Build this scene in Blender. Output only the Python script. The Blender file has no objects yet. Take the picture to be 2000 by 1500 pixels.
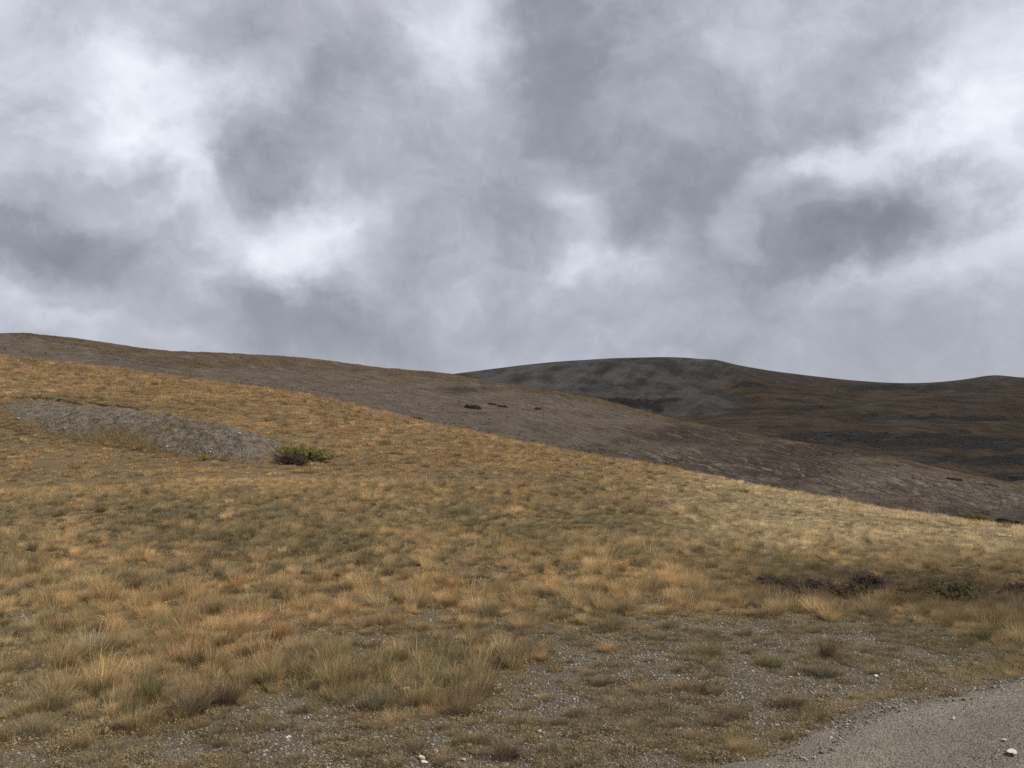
import bpy, math, random
import numpy as np

R = math.radians
rng = np.random.default_rng(7)
random.seed(7)
scene = bpy.context.scene
COL = scene.collection

# ------------------------------------------------------------------ camera
CAM_Z = 2.0
FPX = 1540.0                       # focal length in photo pixels (2000 wide)
PITCH = math.atan((860 - 750) / FPX)
cam_d = bpy.data.cameras.new('camera')
cam = bpy.data.objects.new('camera', cam_d)
COL.objects.link(cam)
cam.location = (0, 0, CAM_Z)
cam.rotation_euler = (R(90) + PITCH, 0, 0)
cam_d.sensor_width = 36
cam_d.lens = 36 * FPX / 2000
cam_d.clip_start = 0.1
cam_d.clip_end = 30000
scene.camera = cam
cp, sp = math.cos(PITCH), math.sin(PITCH)


def ray(u, v):
    a = (np.asarray(u, float) - 1000) / FPX
    b = (750 - np.asarray(v, float)) / FPX
    return a, cp - b * sp, sp + b * cp          # x, y, z of an unnormalised ray


def pt(u, v, d):
    """world point seen at photo pixel (u, v) at depth d along y"""
    x, y, z = ray(u, v)
    k = d / y
    return x * k, y * k, CAM_Z + z * k


def proj(x, y, z):
    zz = z - CAM_Z
    f = y * cp + zz * sp
    up = -y * sp + zz * cp
    f = np.where(f > 0.05, f, 0.05)
    return 1000 + FPX * x / f, 750 - FPX * up / f


# ------------------------------------------------------------------ noise
def _h(ix, iy, s):
    n = (ix.astype(np.int64) * 374761393 + iy.astype(np.int64) * 668265263 + s * 1442695041) & 0xFFFFFFFF
    n = ((n ^ (n >> 13)) * 1274126177) & 0xFFFFFFFF
    n = (n ^ (n >> 16)) & 0xFFFFFFFF
    return n / 4294967295.0


def vn(x, y, s=0):
    xi, yi = np.floor(x), np.floor(y)
    fx, fy = x - xi, y - yi
    fx = fx * fx * (3 - 2 * fx)
    fy = fy * fy * (3 - 2 * fy)
    a, b = _h(xi, yi, s), _h(xi + 1, yi, s)
    c, d = _h(xi, yi + 1, s), _h(xi + 1, yi + 1, s)
    return (a * (1 - fx) + b * fx) * (1 - fy) + (c * (1 - fx) + d * fx) * fy


def fbm(x, y, s=0, o=4, g=.5):
    t, amp, tot = 0, 1, 0
    for i in range(o):
        t = t + amp * vn(x * 2 ** i + 17.3 * i, y * 2 ** i - 9.1 * i, s + i * 31)
        tot += amp
        amp *= g
    return t / tot * 2 - 1                       # about -1..1


def sstep(a, b, x):
    t = np.clip((x - a) / (b - a), 0, 1)
    return t * t * (3 - 2 * t)


def smooth_interp(x, xs, ys, w):
    """piecewise linear through the nodes with rounded corners"""
    t = 0
    for k in (-1, -.5, 0, .5, 1):
        t = t + np.interp(x + k * w, xs, ys)
    return t / 5


def ell(u, v, cu, cv, ru, rv, p=1.0):
    return np.exp(-(((u - cu) / ru) ** 2 + ((v - cv) / rv) ** 2) ** p)


# ------------------------------------------------------------------ near ground height (thin plate spline)
CTRL = {
    -700: [(1500, 5.0), (1300, 7.3), (1100, 13), (1000, 18), (900, 26), (790, 36), (690, 58), (640, 80)],
    0: [(1500, 4.8), (1300, 7.3), (1100, 13), (1000, 18.5), (900, 26.5), (800, 36), (750, 46), (702, 64)],
    250: [(1500, 4.8), (1300, 7.2), (1100, 12.9), (1000, 18.5), (915, 26), (830, 36), (775, 48), (729, 66)],
    500: [(1500, 4.8), (1300, 7.1), (1100, 12.8), (1000, 18.5), (930, 25), (870, 33), (815, 44), (759, 65)],
    750: [(1500, 4.8), (1300, 7.1), (1100, 12.7), (1000, 19), (930, 27), (870, 38), (807, 62)],
    1000: [(1500, 4.8), (1300, 7.05), (1100, 12.6), (1000, 19.5), (930, 29), (885, 42), (860, 56)],
    1250: [(1500, 4.8), (1300, 7.0), (1160, 10.6), (1080, 14.5), (1000, 22), (940, 35), (907, 53)],
    1500: [(1500, 4.8), (1300, 7.0), (1205, 9.1), (1150, 12.9), (1105, 15.6), (1050, 21.5), (1000, 31), (956, 50)],
    1750: [(1500, 4.8), (1300, 7.0), (1215, 8.7), (1155, 13.3), (1115, 15.8), (1070, 20.5), (1030, 29), (1002, 47)],
    2000: [(1400, 5.6), (1300, 7.0), (1245, 8.0), (1190, 11.2), (1130, 14.6), (1090, 18.8), (1057, 27), (1033, 44)],
    2700: [(1400, 5.6), (1300, 7.0), (1240, 8.1), (1190, 11.2), (1140, 14.6), (1105, 19), (1080, 27), (1062, 42)],
}
BEHIND = {-700: (100, .3), 0: (82, .6), 250: (84, .6), 500: (82, .5), 750: (78, .7), 1000: (72, 1.1), 1250: (68, 1.4), 1500: (64, 1.7),
          1750: (60, 1.9), 2000: (56, 2.0), 2700: (54, 2.0)}
P = []
for u, rows in CTRL.items():
    for v, d in rows:
        P.append(pt(u, v, d))
    bd, drop = BEHIND[u]
    x, y, z = pt(u, rows[-1][0], rows[-1][1])
    k = bd / rows[-1][1]
    P.append((x * k, y * k, z - drop))
    P.append((x * k * 1.35, y * k * 1.35, z - drop * 2.5 - 2.5))
for az, rz in ((180, [(5, 0), (20, -.1), (60, -.3)]), (-110, [(5, .02), (18, .5), (60, 5)]), (-145, [(6, 0), (60, 2)]),
               (110, [(5, 0), (20, -.9), (60, -4.5)]), (145, [(6, 0), (60, -2.5)])):
    for r_, z_ in rz:
        P.append((r_ * math.sin(R(az)), r_ * math.cos(R(az)), z_))
P.append((0, .5, 0)); P.append((1, 2, 0)); P.append((-1, 2, 0)); P.append((0, -2, 0))
P = np.array(P, float)


def warp(x, y):
    r = np.sqrt(x * x + y * y) + 1e-6
    k = np.log1p(r / 5) / r
    return x * k, y * k


_wx, _wy = warp(P[:, 0], P[:, 1])


def _phi(r2):
    return 0.5 * r2 * np.log(r2 + 1e-9)


_n = len(P)
_A = np.zeros((_n + 3, _n + 3))
_A[:_n, :_n] = _phi((_wx[:, None] - _wx) ** 2 + (_wy[:, None] - _wy) ** 2) + np.eye(_n) * 2e-5
_A[:_n, _n] = 1; _A[:_n, _n + 1] = _wx; _A[:_n, _n + 2] = _wy
_A[_n:, :_n] = _A[:_n, _n:].T
_C = np.linalg.solve(_A, np.r_[P[:, 2], 0, 0, 0])


def H0(x, y):
    x = np.asarray(x, float); y = np.asarray(y, float)
    sh = x.shape
    xf, yf = warp(x.ravel(), y.ravel())
    out = np.empty(xf.size)
    for i in range(0, xf.size, 40000):
        a, b = xf[i:i + 40000], yf[i:i + 40000]
        out[i:i + 40000] = _phi((a[:, None] - _wx) ** 2 + (b[:, None] - _wy) ** 2) @ _C[:_n] + _C[_n] + _C[_n + 1] * a + _C[_n + 2] * b
    return out.reshape(sh)


# the road's left edge: y = RY + RS * x
RY, RS = 4.20, 0.585
RN = math.hypot(1, RS)


def road_s(x, y):
    """signed distance into the road from its edge (positive on the road)"""
    t = (x + RS * y) / RN
    return (RY + RS * x - y) / RN + .30 * fbm(t * .8, t * 0, 77, 5, .6)


def H(x, y):
    """near ground with its small relief; beyond the ridge it sinks under the hills"""
    x = np.asarray(x, float); y = np.asarray(y, float)
    r = np.hypot(x, y)
    z = H0(x, y)
    far = sstep(95, 300, r)
    z = z * (1 - far) + (-45.0) * far
    off = 1 - sstep(-.5, .3, road_s(x, y)) * (1 - sstep(6.5, 7.5, road_s(x, y)))
    z = z + off * (.16 * fbm(x / 3.3, y / 3.3, 5, 3) * sstep(4, 14, r) + .045 * fbm(x / .7, y / .7, 9, 3)) + .3 * fbm(x / 14, y / 14, 3, 2) * sstep(18, 40, r)
    return z - .05 * sstep(.0, 1.0, road_s(x, y)) * (1 - sstep(5.5, 7, road_s(x, y)))


def hit(u, v, rmin=3.0, rmax=75.0, dz=0):
    """where the photo pixel's ray meets the near ground"""
    x, y, z = ray(u, v)
    d = np.geomspace(rmin, rmax, 1500)
    hx, hy, hz = x * d / y, d, CAM_Z + z * d / y
    g = H(hx, hy)
    i = np.argmax(hz < g)
    if not (hz < g).any():
        i = len(d) - 1
    return float(hx[i]), float(hy[i]), float(g[i])


# ------------------------------------------------------------------ mound (bank of spoil) as a bump in polar terms
def mound_coords(x, y):
    z0 = H0(x, y)
    u, _ = proj(x, y, z0)
    return u


MU = [-260, -120, 0, 120, 250, 400, 470, 520, 556]
M_BASE_V = [838, 836, 846, 862, 882, 900, 906, 908, 904]
M_CREST_V = [806, 799, 799, 797, 799, 819, 834, 848, 872]
_mb = [hit(u, v) for u, v in zip(MU, M_BASE_V)]
M_RB = [math.hypot(p[0], p[1]) for p in _mb]
M_AZ = [math.atan2((u - 1000) / FPX, cp) for u in MU]
M_RC = [r + 2.6 + (1.6 if u < 450 else .6) for r, u in zip(M_RB, MU)]
M_H = []
for u, v, rc, az in zip(MU, M_CREST_V, M_RC, M_AZ):
    x, y, z = ray(u, v)
    k = rc / math.hypot(x, y)
    zc = CAM_Z + z * k
    M_H.append(max(0.0, zc - float(H0(np.array([x * k]), np.array([y * k]))[0])))
M_H[0] *= .6
M_H[-1] = 0


def mound(x, y):
    az = np.arctan2(x, y); r = np.hypot(x, y)
    rb = smooth_interp(az, M_AZ, M_RB, .01); rc = smooth_interp(az, M_AZ, M_RC, .01)
    h = smooth_interp(az, M_AZ, M_H, .008)
    w = fbm(x / 1.6, y / 1.6, 41, 4)
    t = (r - rb + .45 * w) / (rc - rb)
    front = np.sin(np.clip(t, 0, 1) * math.pi / 2) ** 1.15
    back = 1 - sstep(1.0, 2.6, t)
    b = h * np.where(t < 1, front, back)
    b = np.where((az > M_AZ[-1]) | (az < M_AZ[0]), 0, b)
    gl = fbm(x / .55 + 3, y / .55, 43, 4)
    return b * (1 + .10 * w) + np.minimum(b, .35) * .42 * gl + np.minimum(b, .2) * .3 * fbm(x / .22, y / .22, 47, 2)


# ------------------------------------------------------------------ mesh helpers
def mesh_obj(name, verts, faces, mat=None, parent=None, smooth=False, link=True, attrs=None):
    me = bpy.data.meshes.new(name)
    verts = np.asarray(verts, np.float32)
    me.vertices.add(len(verts))
    me.vertices.foreach_set('co', verts.ravel())
    if isinstance(faces, np.ndarray):
        n, k = faces.shape
        me.loops.add(n * k)
        me.loops.foreach_set('vertex_index', faces.astype(np.int32).ravel())
        me.polygons.add(n)
        me.polygons.foreach_set('loop_start', np.arange(n, dtype=np.int32) * k)
    elif len(faces):
        st = np.cumsum([0] + [len(f) for f in faces[:-1]]).astype(np.int32)
        li = np.array([i for f in faces for i in f], np.int32)
        me.loops.add(len(li)); me.loops.foreach_set('vertex_index', li)
        me.polygons.add(len(faces)); me.polygons.foreach_set('loop_start', st)
    me.update(calc_edges=True)
    if smooth and len(me.polygons):
        me.polygons.foreach_set('use_smooth', np.ones(len(me.polygons), bool))
    for an, (typ, arr) in (attrs or {}).items():
        a = me.attributes.new(an, typ, 'POINT')
        key = {'FLOAT': 'value', 'FLOAT_VECTOR': 'vector', 'FLOAT_COLOR': 'color', 'INT': 'value'}[typ]
        a.data.foreach_set(key, np.asarray(arr, np.int32 if typ == 'INT' else np.float32).ravel())
    if mat:
        me.materials.append(mat)
    o = bpy.data.objects.new(name, me)
    if link:
        COL.objects.link(o)
    if parent:
        o.parent = parent
    return o


def grid_faces(nr, nc, wrap=False):
    i = np.arange(nr - 1)[:, None]; j = np.arange(nc if wrap else nc - 1)[None, :]
    j2 = (j + 1) % nc
    a = i * nc + j; b = i * nc + j2; c = (i + 1) * nc + j2; d = (i + 1) * nc + j
    return np.stack([a, b, c, d], -1).reshape(-1, 4)


def tag(o, label=None, cat=None, group=None, kind=None):
    if label: o['label'] = label
    if cat: o['category'] = cat
    if group: o['group'] = group
    if kind: o['kind'] = kind
    return o


# ------------------------------------------------------------------ material helpers
class NT:
    def __init__(s, tree):
        s.t = tree; s.n = tree.nodes; s.l = tree.links

    def new(s, typ, **kw):
        n = s.n.new(typ)
        for k, v in kw.items():
            if k == 'ins':
                for kk, vv in v.items():
                    s.put(n.inputs[kk], vv)
            else:
                setattr(n, k, v)
        return n

    def put(s, sock, v):
        if isinstance(v, bpy.types.NodeSocket):
            s.l.new(v, sock)
        else:
            if isinstance(v, (tuple, list)) and sock.type == 'RGBA' and len(v) == 3:
                v = (*v, 1)
            sock.default_value = v

    def math(s, op, a, b=None, c=None, clamp=False):
        n = s.new('ShaderNodeMath', operation=op, use_clamp=clamp)
        s.put(n.inputs[0], a)
        if b is not None: s.put(n.inputs[1], b)
        if c is not None: s.put(n.inputs[2], c)
        return n.outputs[0]

    def mix(s, f, a, b, blend='MIX'):
        n = s.new('ShaderNodeMix', data_type='RGBA', blend_type=blend)
        s.put(n.inputs[0], f); s.put(n.inputs[6], a); s.put(n.inputs[7], b)
        return n.outputs[2]

    def noise(s, vec, scale, detail=4, rough=.55, dist=0, out=0):
        n = s.new('ShaderNodeTexNoise')
        n.inputs['Scale'].default_value = scale; n.inputs['Detail'].default_value = detail
        n.inputs['Roughness'].default_value = rough; n.inputs['Distortion'].default_value = dist
        s.put(n.inputs['Vector'], vec)
        return n.outputs[out]

    def rng(s, v, a, b, c=0, d=1, smooth=True):
        n = s.new('ShaderNodeMapRange', interpolation_type='SMOOTHSTEP' if smooth else 'LINEAR')
        s.put(n.inputs[0], v); s.put(n.inputs[1], a); s.put(n.inputs[2], b); s.put(n.inputs[3], c); s.put(n.inputs[4], d)
        return n.outputs[0]

    def mapping(s, vec, scale=(1, 1, 1), rot=(0, 0, 0)):
        n = s.new('ShaderNodeMapping')
        s.put(n.inputs['Vector'], vec); n.inputs['Scale'].default_value = scale; n.inputs['Rotation'].default_value = rot
        return n.outputs[0]

    def attr(s, name, typ='GEOMETRY', out='Fac'):
        return s.new('ShaderNodeAttribute', attribute_name=name, attribute_type=typ).outputs[out]


def material(name):
    m = bpy.data.materials.new(name); m.use_nodes = True
    m.node_tree.nodes.clear()
    t = NT(m.node_tree)
    out = t.new('ShaderNodeOutputMaterial')
    return m, t, out


def finish(t, out, color, rough=.95, bump=None, bdist=.02, bstr=1.0, spec=.15):
    b = t.new('ShaderNodeBsdfPrincipled')
    t.put(b.inputs['Base Color'], color)
    b.inputs['Roughness'].default_value = rough
    b.inputs['Specular IOR Level'].default_value = spec
    if bump is not None:
        bn = t.new('ShaderNodeBump')
        bn.inputs['Distance'].default_value = bdist; bn.inputs['Strength'].default_value = bstr
        t.put(bn.inputs['Height'], bump)
        t.l.new(bn.outputs[0], b.inputs['Normal'])
    t.l.new(b.outputs[0], out.inputs['Surface'])
    return b


# --- ground: soil, thatch, fine gravel
def ground_material():
    m, t, out = material('steppe_soil')
    P_ = t.new('ShaderNodeNewGeometry').outputs['Position']
    gr = t.attr('gravel')
    n1 = t.noise(P_, .9, 5, .6); n2 = t.noise(P_, 14, 5, .65); n3 = t.noise(P_, 90, 3, .6)
    thatch = t.mix(t.rng(n2, .35, .65), (.05, .038, .026), (.12, .09, .055))
    thatch = t.mix(t.rng(n1, .4, .62), thatch, (.10, .082, .045))
    tint = t.attr('tint', out='Color')
    thatch = t.mix(.3, thatch, tint)
    vo = t.new('ShaderNodeTexVoronoi'); vo.inputs['Scale'].default_value = 48; t.put(vo.inputs['Vector'], P_)
    cr = t.new('ShaderNodeSeparateColor'); t.put(cr.inputs[0], vo.outputs['Color'])
    peb = t.mix(t.rng(cr.outputs[0], .3, 1), (.065, .057, .046), (.27, .243, .20))
    d = t.rng(vo.outputs['Distance'], .25, .6, 1, 0)
    soil = t.mix(t.rng(n3, .35, .65), (.055, .044, .032), (.135, .11, .082))
    grav = t.mix(t.math('MULTIPLY', d, t.rng(cr.outputs[1], .35, .5)), soil, peb)
    g = t.rng(t.math('ADD', gr, t.math('MULTIPLY', t.math('SUBTRACT', t.noise(P_, 3, 4), .5), .9)), .35, .65)
    col = t.mix(g, thatch, grav)
    hgt = t.math('ADD', t.math('MULTIPLY', d, .5), t.math('MULTIPLY', n2, 1.5))
    finish(t, out, col, bump=hgt, bdist=.02)
    return m


def road_material():
    m, t, out = material('road_gravel')
    P_ = t.new('ShaderNodeNewGeometry').outputs['Position']
    n1 = t.noise(P_, .8, 4); n2 = t.noise(P_, 9, 5, .65); n3 = t.noise(P_, 160, 3, .7)
    mp = t.mapping(P_, (1, 1, 1), (0, 0, -math.atan(RS)))
    mp = t.mapping(mp, (.25, 2.2, 1))
    st = t.noise(mp, 1.2, 6, .62, .4)
    col = t.mix(t.rng(st, .35, .65), (.14, .127, .105), (.25, .229, .192))
    col = t.mix(t.rng(n2, .35, .7), col, (.18, .158, .126))
    vo = t.new('ShaderNodeTexVoronoi'); vo.inputs['Scale'].default_value = 75; t.put(vo.inputs['Vector'], P_)
    cr = t.new('ShaderNodeSeparateColor'); t.put(cr.inputs[0], vo.outputs['Color'])
    d = t.rng(vo.outputs['Distance'], .2, .55, 1, 0)
    col = t.mix(t.math('MULTIPLY', d, t.rng(cr.outputs[1], .55, .8)), col, t.mix(cr.outputs[0], (.09, .085, .075), (.34, .32, .29)))
    col = t.mix(t.rng(n3, .3, .7, 0, .5), col, (.09, .08, .07))
    hgt = t.math('ADD', t.math('MULTIPLY', d, .5), t.math('MULTIPLY', n2, 1.2))
    finish(t, out, col, bump=hgt, bdist=.022)
    return m


def mound_material():
    m, t, out = material('bank_shingle')
    P_ = t.new('ShaderNodeNewGeometry').outputs['Position']
    n1 = t.noise(P_, .5, 4); n2 = t.noise(P_, 3.0, 6, .68); n3 = t.noise(P_, 14, 4, .7)
    col = t.mix(t.rng(n2, .35, .62), (.074, .061, .047), (.172, .149, .117))
    col = t.mix(t.rng(n1, .5, .7, 0, .7), col, (.12, .085, .05))
    vo = t.new('ShaderNodeTexVoronoi'); vo.inputs['Scale'].default_value = 9; t.put(vo.inputs['Vector'], P_)
    cr = t.new('ShaderNodeSeparateColor'); t.put(cr.inputs[0], vo.outputs['Color'])
    d = t.rng(vo.outputs['Distance'], .15, .5, 1, 0)
    col = t.mix(t.math('MULTIPLY', d, t.rng(cr.outputs[1], .45, .7, 0, .8)), col, t.mix(cr.outputs[0], (.08, .07, .06), (.26, .24, .21)))
    edge = t.attr('grassy')
    col = t.mix(edge, col, t.mix(t.rng(n3, .35, .65), (.07, .05, .025), (.17, .115, .05)))
    hgt = t.math('ADD', t.math('MULTIPLY', n2, 1.4), t.math('ADD', t.math('MULTIPLY', n3, .6), t.math('MULTIPLY', d, .3)))
    finish(t, out, col, bump=hgt, bdist=.18)
    return m


def hill_material(name, far=False):
    """a: grassy share, b: scree share, c: dark heath share (all painted as real cover on the hill)"""
    m, t, out = material(name)
    P_ = t.new('ShaderNodeNewGeometry').outputs['Position']
    a, b, c, e = t.attr('grassy'), t.attr('strata'), t.attr('heath'), t.attr('pale')
    k = .18 if far else 1.0
    n0 = t.noise(P_, .012 * (k * 2 if far else 1), 4)
    n1 = t.noise(P_, .07 * k, 6, .62); n2 = t.noise(P_, .45 * k, 6, .68); n3 = t.noise(P_, 2.2 * k, 4, .7)
    if far:
        scree = t.mix(t.rng(n1, .35, .62), (.10, .092, .074), (.20, .184, .15))
        grass = t.mix(t.rng(n1, .38, .62), (.095, .064, .037), (.20, .136, .074))
        grass = t.mix(t.rng(n2, .45, .7, 0, .6), grass, (.075, .052, .034))
        heath = t.mix(t.rng(n2, .35, .65), (.030, .032, .026), (.08, .072, .052))
    else:
        scree = t.mix(t.rng(n2, .32, .66), (.245, .175, .102), (.415, .31, .192))
        scree = t.mix(t.rng(n1, .5, .72, 0, .6), scree, (.25, .172, .102))
        grass = t.mix(t.rng(n2, .35, .65), (.20, .128, .060), (.37, .245, .12))
        heath = t.mix(t.rng(n2, .35, .65), (.075, .055, .034), (.18, .122, .072))
    scree = t.mix(t.rng(n3, .42, .72, 0, .55), scree, t.mix(.5, scree, (.26, .24, .22) if not far else (.11, .11, .105)))

    def soft(mask, n, w=.5):
        return t.rng(t.math('ADD', mask, t.math('MULTIPLY', t.math('SUBTRACT', n, .5), 1.6)), .5 - w / 2, .5 + w / 2)
    col = t.mix(soft(a, n1, .55), scree, grass)
    col = t.mix(t.math('MULTIPLY', soft(c, n1 if far else n2, .4), .92), col, heath)
    # bedding of rock running down the slope
    cv = t.new('ShaderNodeCombineXYZ'); t.put(cv.inputs[0], t.attr('ba')); t.put(cv.inputs[1], t.attr('bb'))
    sn = t.noise(cv.outputs[0], 1.0, 9, .66, .35)
    if far:
        cv2 = t.mapping(cv.outputs[0], (.35, 3.0, 1))
        sn = t.math('ADD', t.math('MULTIPLY', sn, t.math('SUBTRACT', 1, a)), t.math('MULTIPLY', t.noise(cv2, 1.0, 9, .62, .5), a))
    rock = t.rng(sn, .515, .61)
    dark = t.rng(sn, .485, .40)
    pale = (.62, .55, .43) if not far else (.28, .262, .215)
    col = t.mix(t.math('MULTIPLY', t.math('MULTIPLY', rock, b), t.rng(n3, .35, .55, .15, 1)), col, pale)
    col = t.mix(t.math('MULTIPLY', t.math('MULTIPLY', dark, b), .8), col, (.095, .072, .048) if not far else (.058, .046, .034))
    col = t.mix(t.math('MULTIPLY', e, t.rng(n2, .35, .6)), col, (.20, .17, .13) if not far else (.115, .105, .10))
    hgt = t.math('ADD', t.math('MULTIPLY', n1, 1.8), t.math('ADD', t.math('MULTIPLY', n2, 1.0), t.math('MULTIPLY', n3, .35)))
    hgt = t.math('ADD', hgt, t.math('MULTIPLY', t.math('MULTIPLY', sn, b), 1.5))
    finish(t, out, col, bump=hgt, bdist=.8 if not far else 4.5)
    return m


def blade_material(name, trans=.35, fixed=None):
    m, t, out = material(name)
    tint = t.attr('tint', 'INSTANCER', 'Color') if fixed is None else t.mix(t.noise(t.new('ShaderNodeNewGeometry').outputs['Position'], 9, 3), fixed[0], fixed[1])
    rnd = t.attr('rnd')
    tt = t.attr('along')
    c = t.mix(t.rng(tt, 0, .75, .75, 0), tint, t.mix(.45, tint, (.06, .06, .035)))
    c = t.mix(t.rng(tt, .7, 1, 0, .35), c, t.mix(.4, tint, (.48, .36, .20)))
    hsv = t.new('ShaderNodeHueSaturation')
    t.put(hsv.inputs['Color'], c)
    t.put(hsv.inputs['Value'], t.rng(rnd, 0, 1, .55, 1.5, False))
    t.put(hsv.inputs['Hue'], t.rng(rnd, 0, 1, .488, .512, False))
    d = t.new('ShaderNodeBsdfDiffuse'); t.put(d.inputs[0], hsv.outputs[0])
    tr = t.new('ShaderNodeBsdfTranslucent'); t.put(tr.inputs[0], hsv.outputs[0])
    mx = t.new('ShaderNodeMixShader'); mx.inputs[0].default_value = trans
    t.l.new(d.outputs[0], mx.inputs[1]); t.l.new(tr.outputs[0], mx.inputs[2])
    t.l.new(mx.outputs[0], out.inputs['Surface'])
    return m


def stone_material(name, inst=True, base=(.3, .28, .25)):
    m, t, out = material(name)
    tc = t.new('ShaderNodeTexCoord').outputs['Object']
    tint = t.attr('tint', 'INSTANCER', 'Color') if inst else base
    n = t.noise(tc, 9 if not inst else 3, 5, .65)
    c = t.mix(t.rng(n, .35, .7), tint, t.mix(.45, tint, (.10, .085, .07)))
    finish(t, out, c, rough=.85, bump=n, bdist=.01)
    return m


MAT_GROUND = ground_material(); MAT_ROAD = road_material(); MAT_MOUND = mound_material()
MAT_MID = hill_material('slope_scree'); MAT_FAR = hill_material('mountain_tundra', True)
MAT_BLADE = blade_material('dry_grass'); MAT_STONE = stone_material('pebble')


# ------------------------------------------------------------------ cover on the near ground (where gravel shows, which grass grows)
def road_row(u):
    return np.interp(u, [1200, 1440, 1590, 1737, 1860, 2000, 2400], [1600, 1502, 1440, 1396, 1363, 1338, 1290])


G_TOP = ([-600, 0, 250, 400, 560, 680, 760, 900, 990, 1040, 1100, 1300, 1500, 1650, 1750, 1850, 2000, 2500],
         [1480, 1462, 1442, 1410, 1375, 1372, 1385, 1395, 1380, 1280, 1240, 1200, 1200, 1218, 1218, 1245, 1268, 1260])


def gravel_mask(u, v, x, y):
    n = fbm(x / .55, y / .55, 101, 4)
    g = sstep(-22, 28, v - np.interp(u, *G_TOP) + 30 * n)
    g = np.maximum(g, ell(u, v, 740, 1250, 180, 22) * 1.1)
    g = np.maximum(g, ell(u, v, 1030, 1240, 90, 28) * 1.0)
    g = np.maximum(g, ell(u, v, 590, 1235, 60, 12) * .8)
    g = np.maximum(g, ell(u, v, 75, 1320, 60, 25) * .5)
    g = np.maximum(g, .55 * sstep(.35, .75, fbm(x / 2.1, y / 2.1, 55, 4)) * sstep(900, 1000, v))
    rr = road_row(u)
    strip = sstep(rr - 75, rr - 50, v + 14 * n) * (1 - sstep(rr - 6, rr + 4, v))
    g = g * (1 - .9 * strip * sstep(1350, 1450, u))
    g = np.where(road_s(x, y) > -.02, 1, g)
    return np.clip(g, 0, 1)


GOLD = np.array([.47, .325, .165]); ORANGE = np.array([.38, .225, .115]); STRAW = np.array([.60, .48, .30]); OLIVE = np.array([.19, .165, .08])
GREY = np.array([.21, .18, .13]); BROWN = np.array([.15, .108, .070]); GREEN = np.array([.10, .10, .058]); SAGE = np.array([.17, .175, .12])
DARK = np.array([.06, .05, .032])


def cover_tint(u, v, x, y, jit=True):
    """colour of the grass that grows at each spot"""
    n1 = fbm(x / 1.9, y / 1.9, 201, 4)[:, None]
    n2 = fbm(x / .8, y / .8, 211, 3)[:, None]
    n3 = fbm(x / 6, y / 6 + 4, 221, 3)[:, None]
    w = {k: None for k in 'abcdefgh'}
    base = np.maximum(.05, .6 + 1.3 * n1)
    E = lambda *a: ell(u, v, *a)[:, None]
    rowv = v[:, None]; colu = u[:, None]
    W = []
    far_gold = sstep(1010, 900, rowv) * sstep(690, 740, rowv)
    W.append((GOLD, .85 + .9 * n1 + .9 * E(1200, 1150, 260, 60) + .7 * E(120, 1150, 200, 60) + .5 * far_gold + .7 * E(1620, 1195, 260, 25)))
    W.append((ORANGE, .20 + .9 * n2 + 1.1 * far_gold * sstep(1500, 900, colu) + .8 * E(400, 1250, 250, 90) + .5 * E(880, 1180, 200, 80)))
    W.append((STRAW, .12 + .8 * n2 + 2.6 * sstep(1150, 1600, colu) * sstep(1100, 1050, rowv) + .8 * E(650, 945, 600, 12)))
    W.append((OLIVE, .8 - .9 * n1 + 1.6 * E(800, 1320, 190, 45) + .6 * E(200, 1380, 300, 80) + 1.0 * E(100, 850, 200, 25)))
    W.append((GREY, .55 - .8 * n2 + 1.1 * E(1400, 1300, 500, 80) + .5 * E(300, 1010, 700, 30) + .6 * E(1650, 1080, 300, 25)))
    W.append((BROWN, .35 + .7 * n3 + 1.8 * E(1650, 1150, 260, 38) + 1.3 * E(1900, 1180, 150, 40) + .6 * E(1300, 1400, 500, 60) + .5 * E(700, 925, 130, 15)))
    W.append((GREEN, .02 + .5 * n3 + 1.2 * E(1180, 1030, 170, 14) * (1 + n2) + 1.8 * E(140, 780, 80, 9) + 1.2 * E(250, 800, 120, 7) + 1.2 * E(680, 790, 110, 7)))
    tot = 0; c = 0
    for cc, ww in W:
        ww = np.maximum(ww, 0.01) ** 2
        if jit:
            ww = ww * rng.uniform(.1, 1.9, ww.shape) ** 2.2
        tot = tot + ww; c = c + ww * cc
    c = c / tot
    if jit:
        c = c * rng.normal(1, .22, (len(c), 1)).clip(.45, 1.6)
    return c


# ------------------------------------------------------------------ ground sheet
NAZ = 900
az_in = np.linspace(R(-46), R(46), 660)
az_out = np.linspace(R(46), R(314), 142)[1:-1]
az = np.r_[az_in, az_out]
rr_ = np.r_[np.geomspace(.6, 4, 10)[:-1], np.geomspace(4, 110, 460), np.geomspace(110, 9000, 40)[1:]]
AZ, RR = np.meshgrid(az, rr_)
gx, gy = RR * np.sin(AZ), RR * np.cos(AZ)
gz = H(gx, gy)
pu, pv = proj(gx.ravel(), gy.ravel(), gz.ravel())
infront = (gy.ravel() > .5)
gm = np.where(infront, gravel_mask(pu, pv, gx.ravel(), gy.ravel()), .25)
tc_ = cover_tint(pu, pv, gx.ravel(), gy.ravel(), False) * .55
verts = np.c_[gx.ravel(), gy.ravel(), gz.ravel()]
verts = np.vstack([verts, [[0, 0, float(H(np.array([0.]), np.array([0.]))[0])]]])
gf = grid_faces(len(rr_), len(az), True)
fan = [[len(verts) - 1, (j + 1) % len(az), j] for j in range(len(az))]
faces = [list(f) for f in gf] + fan
ground = mesh_obj('ground', verts, faces, MAT_GROUND, smooth=True, attrs={
    'gravel': ('FLOAT', np.r_[gm, 1]), 'tint': ('FLOAT_COLOR', np.vstack([np.c_[tc_, np.ones(len(tc_))], [[.1, .1, .1, 1]]]))})
tag(ground, kind='structure')

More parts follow.
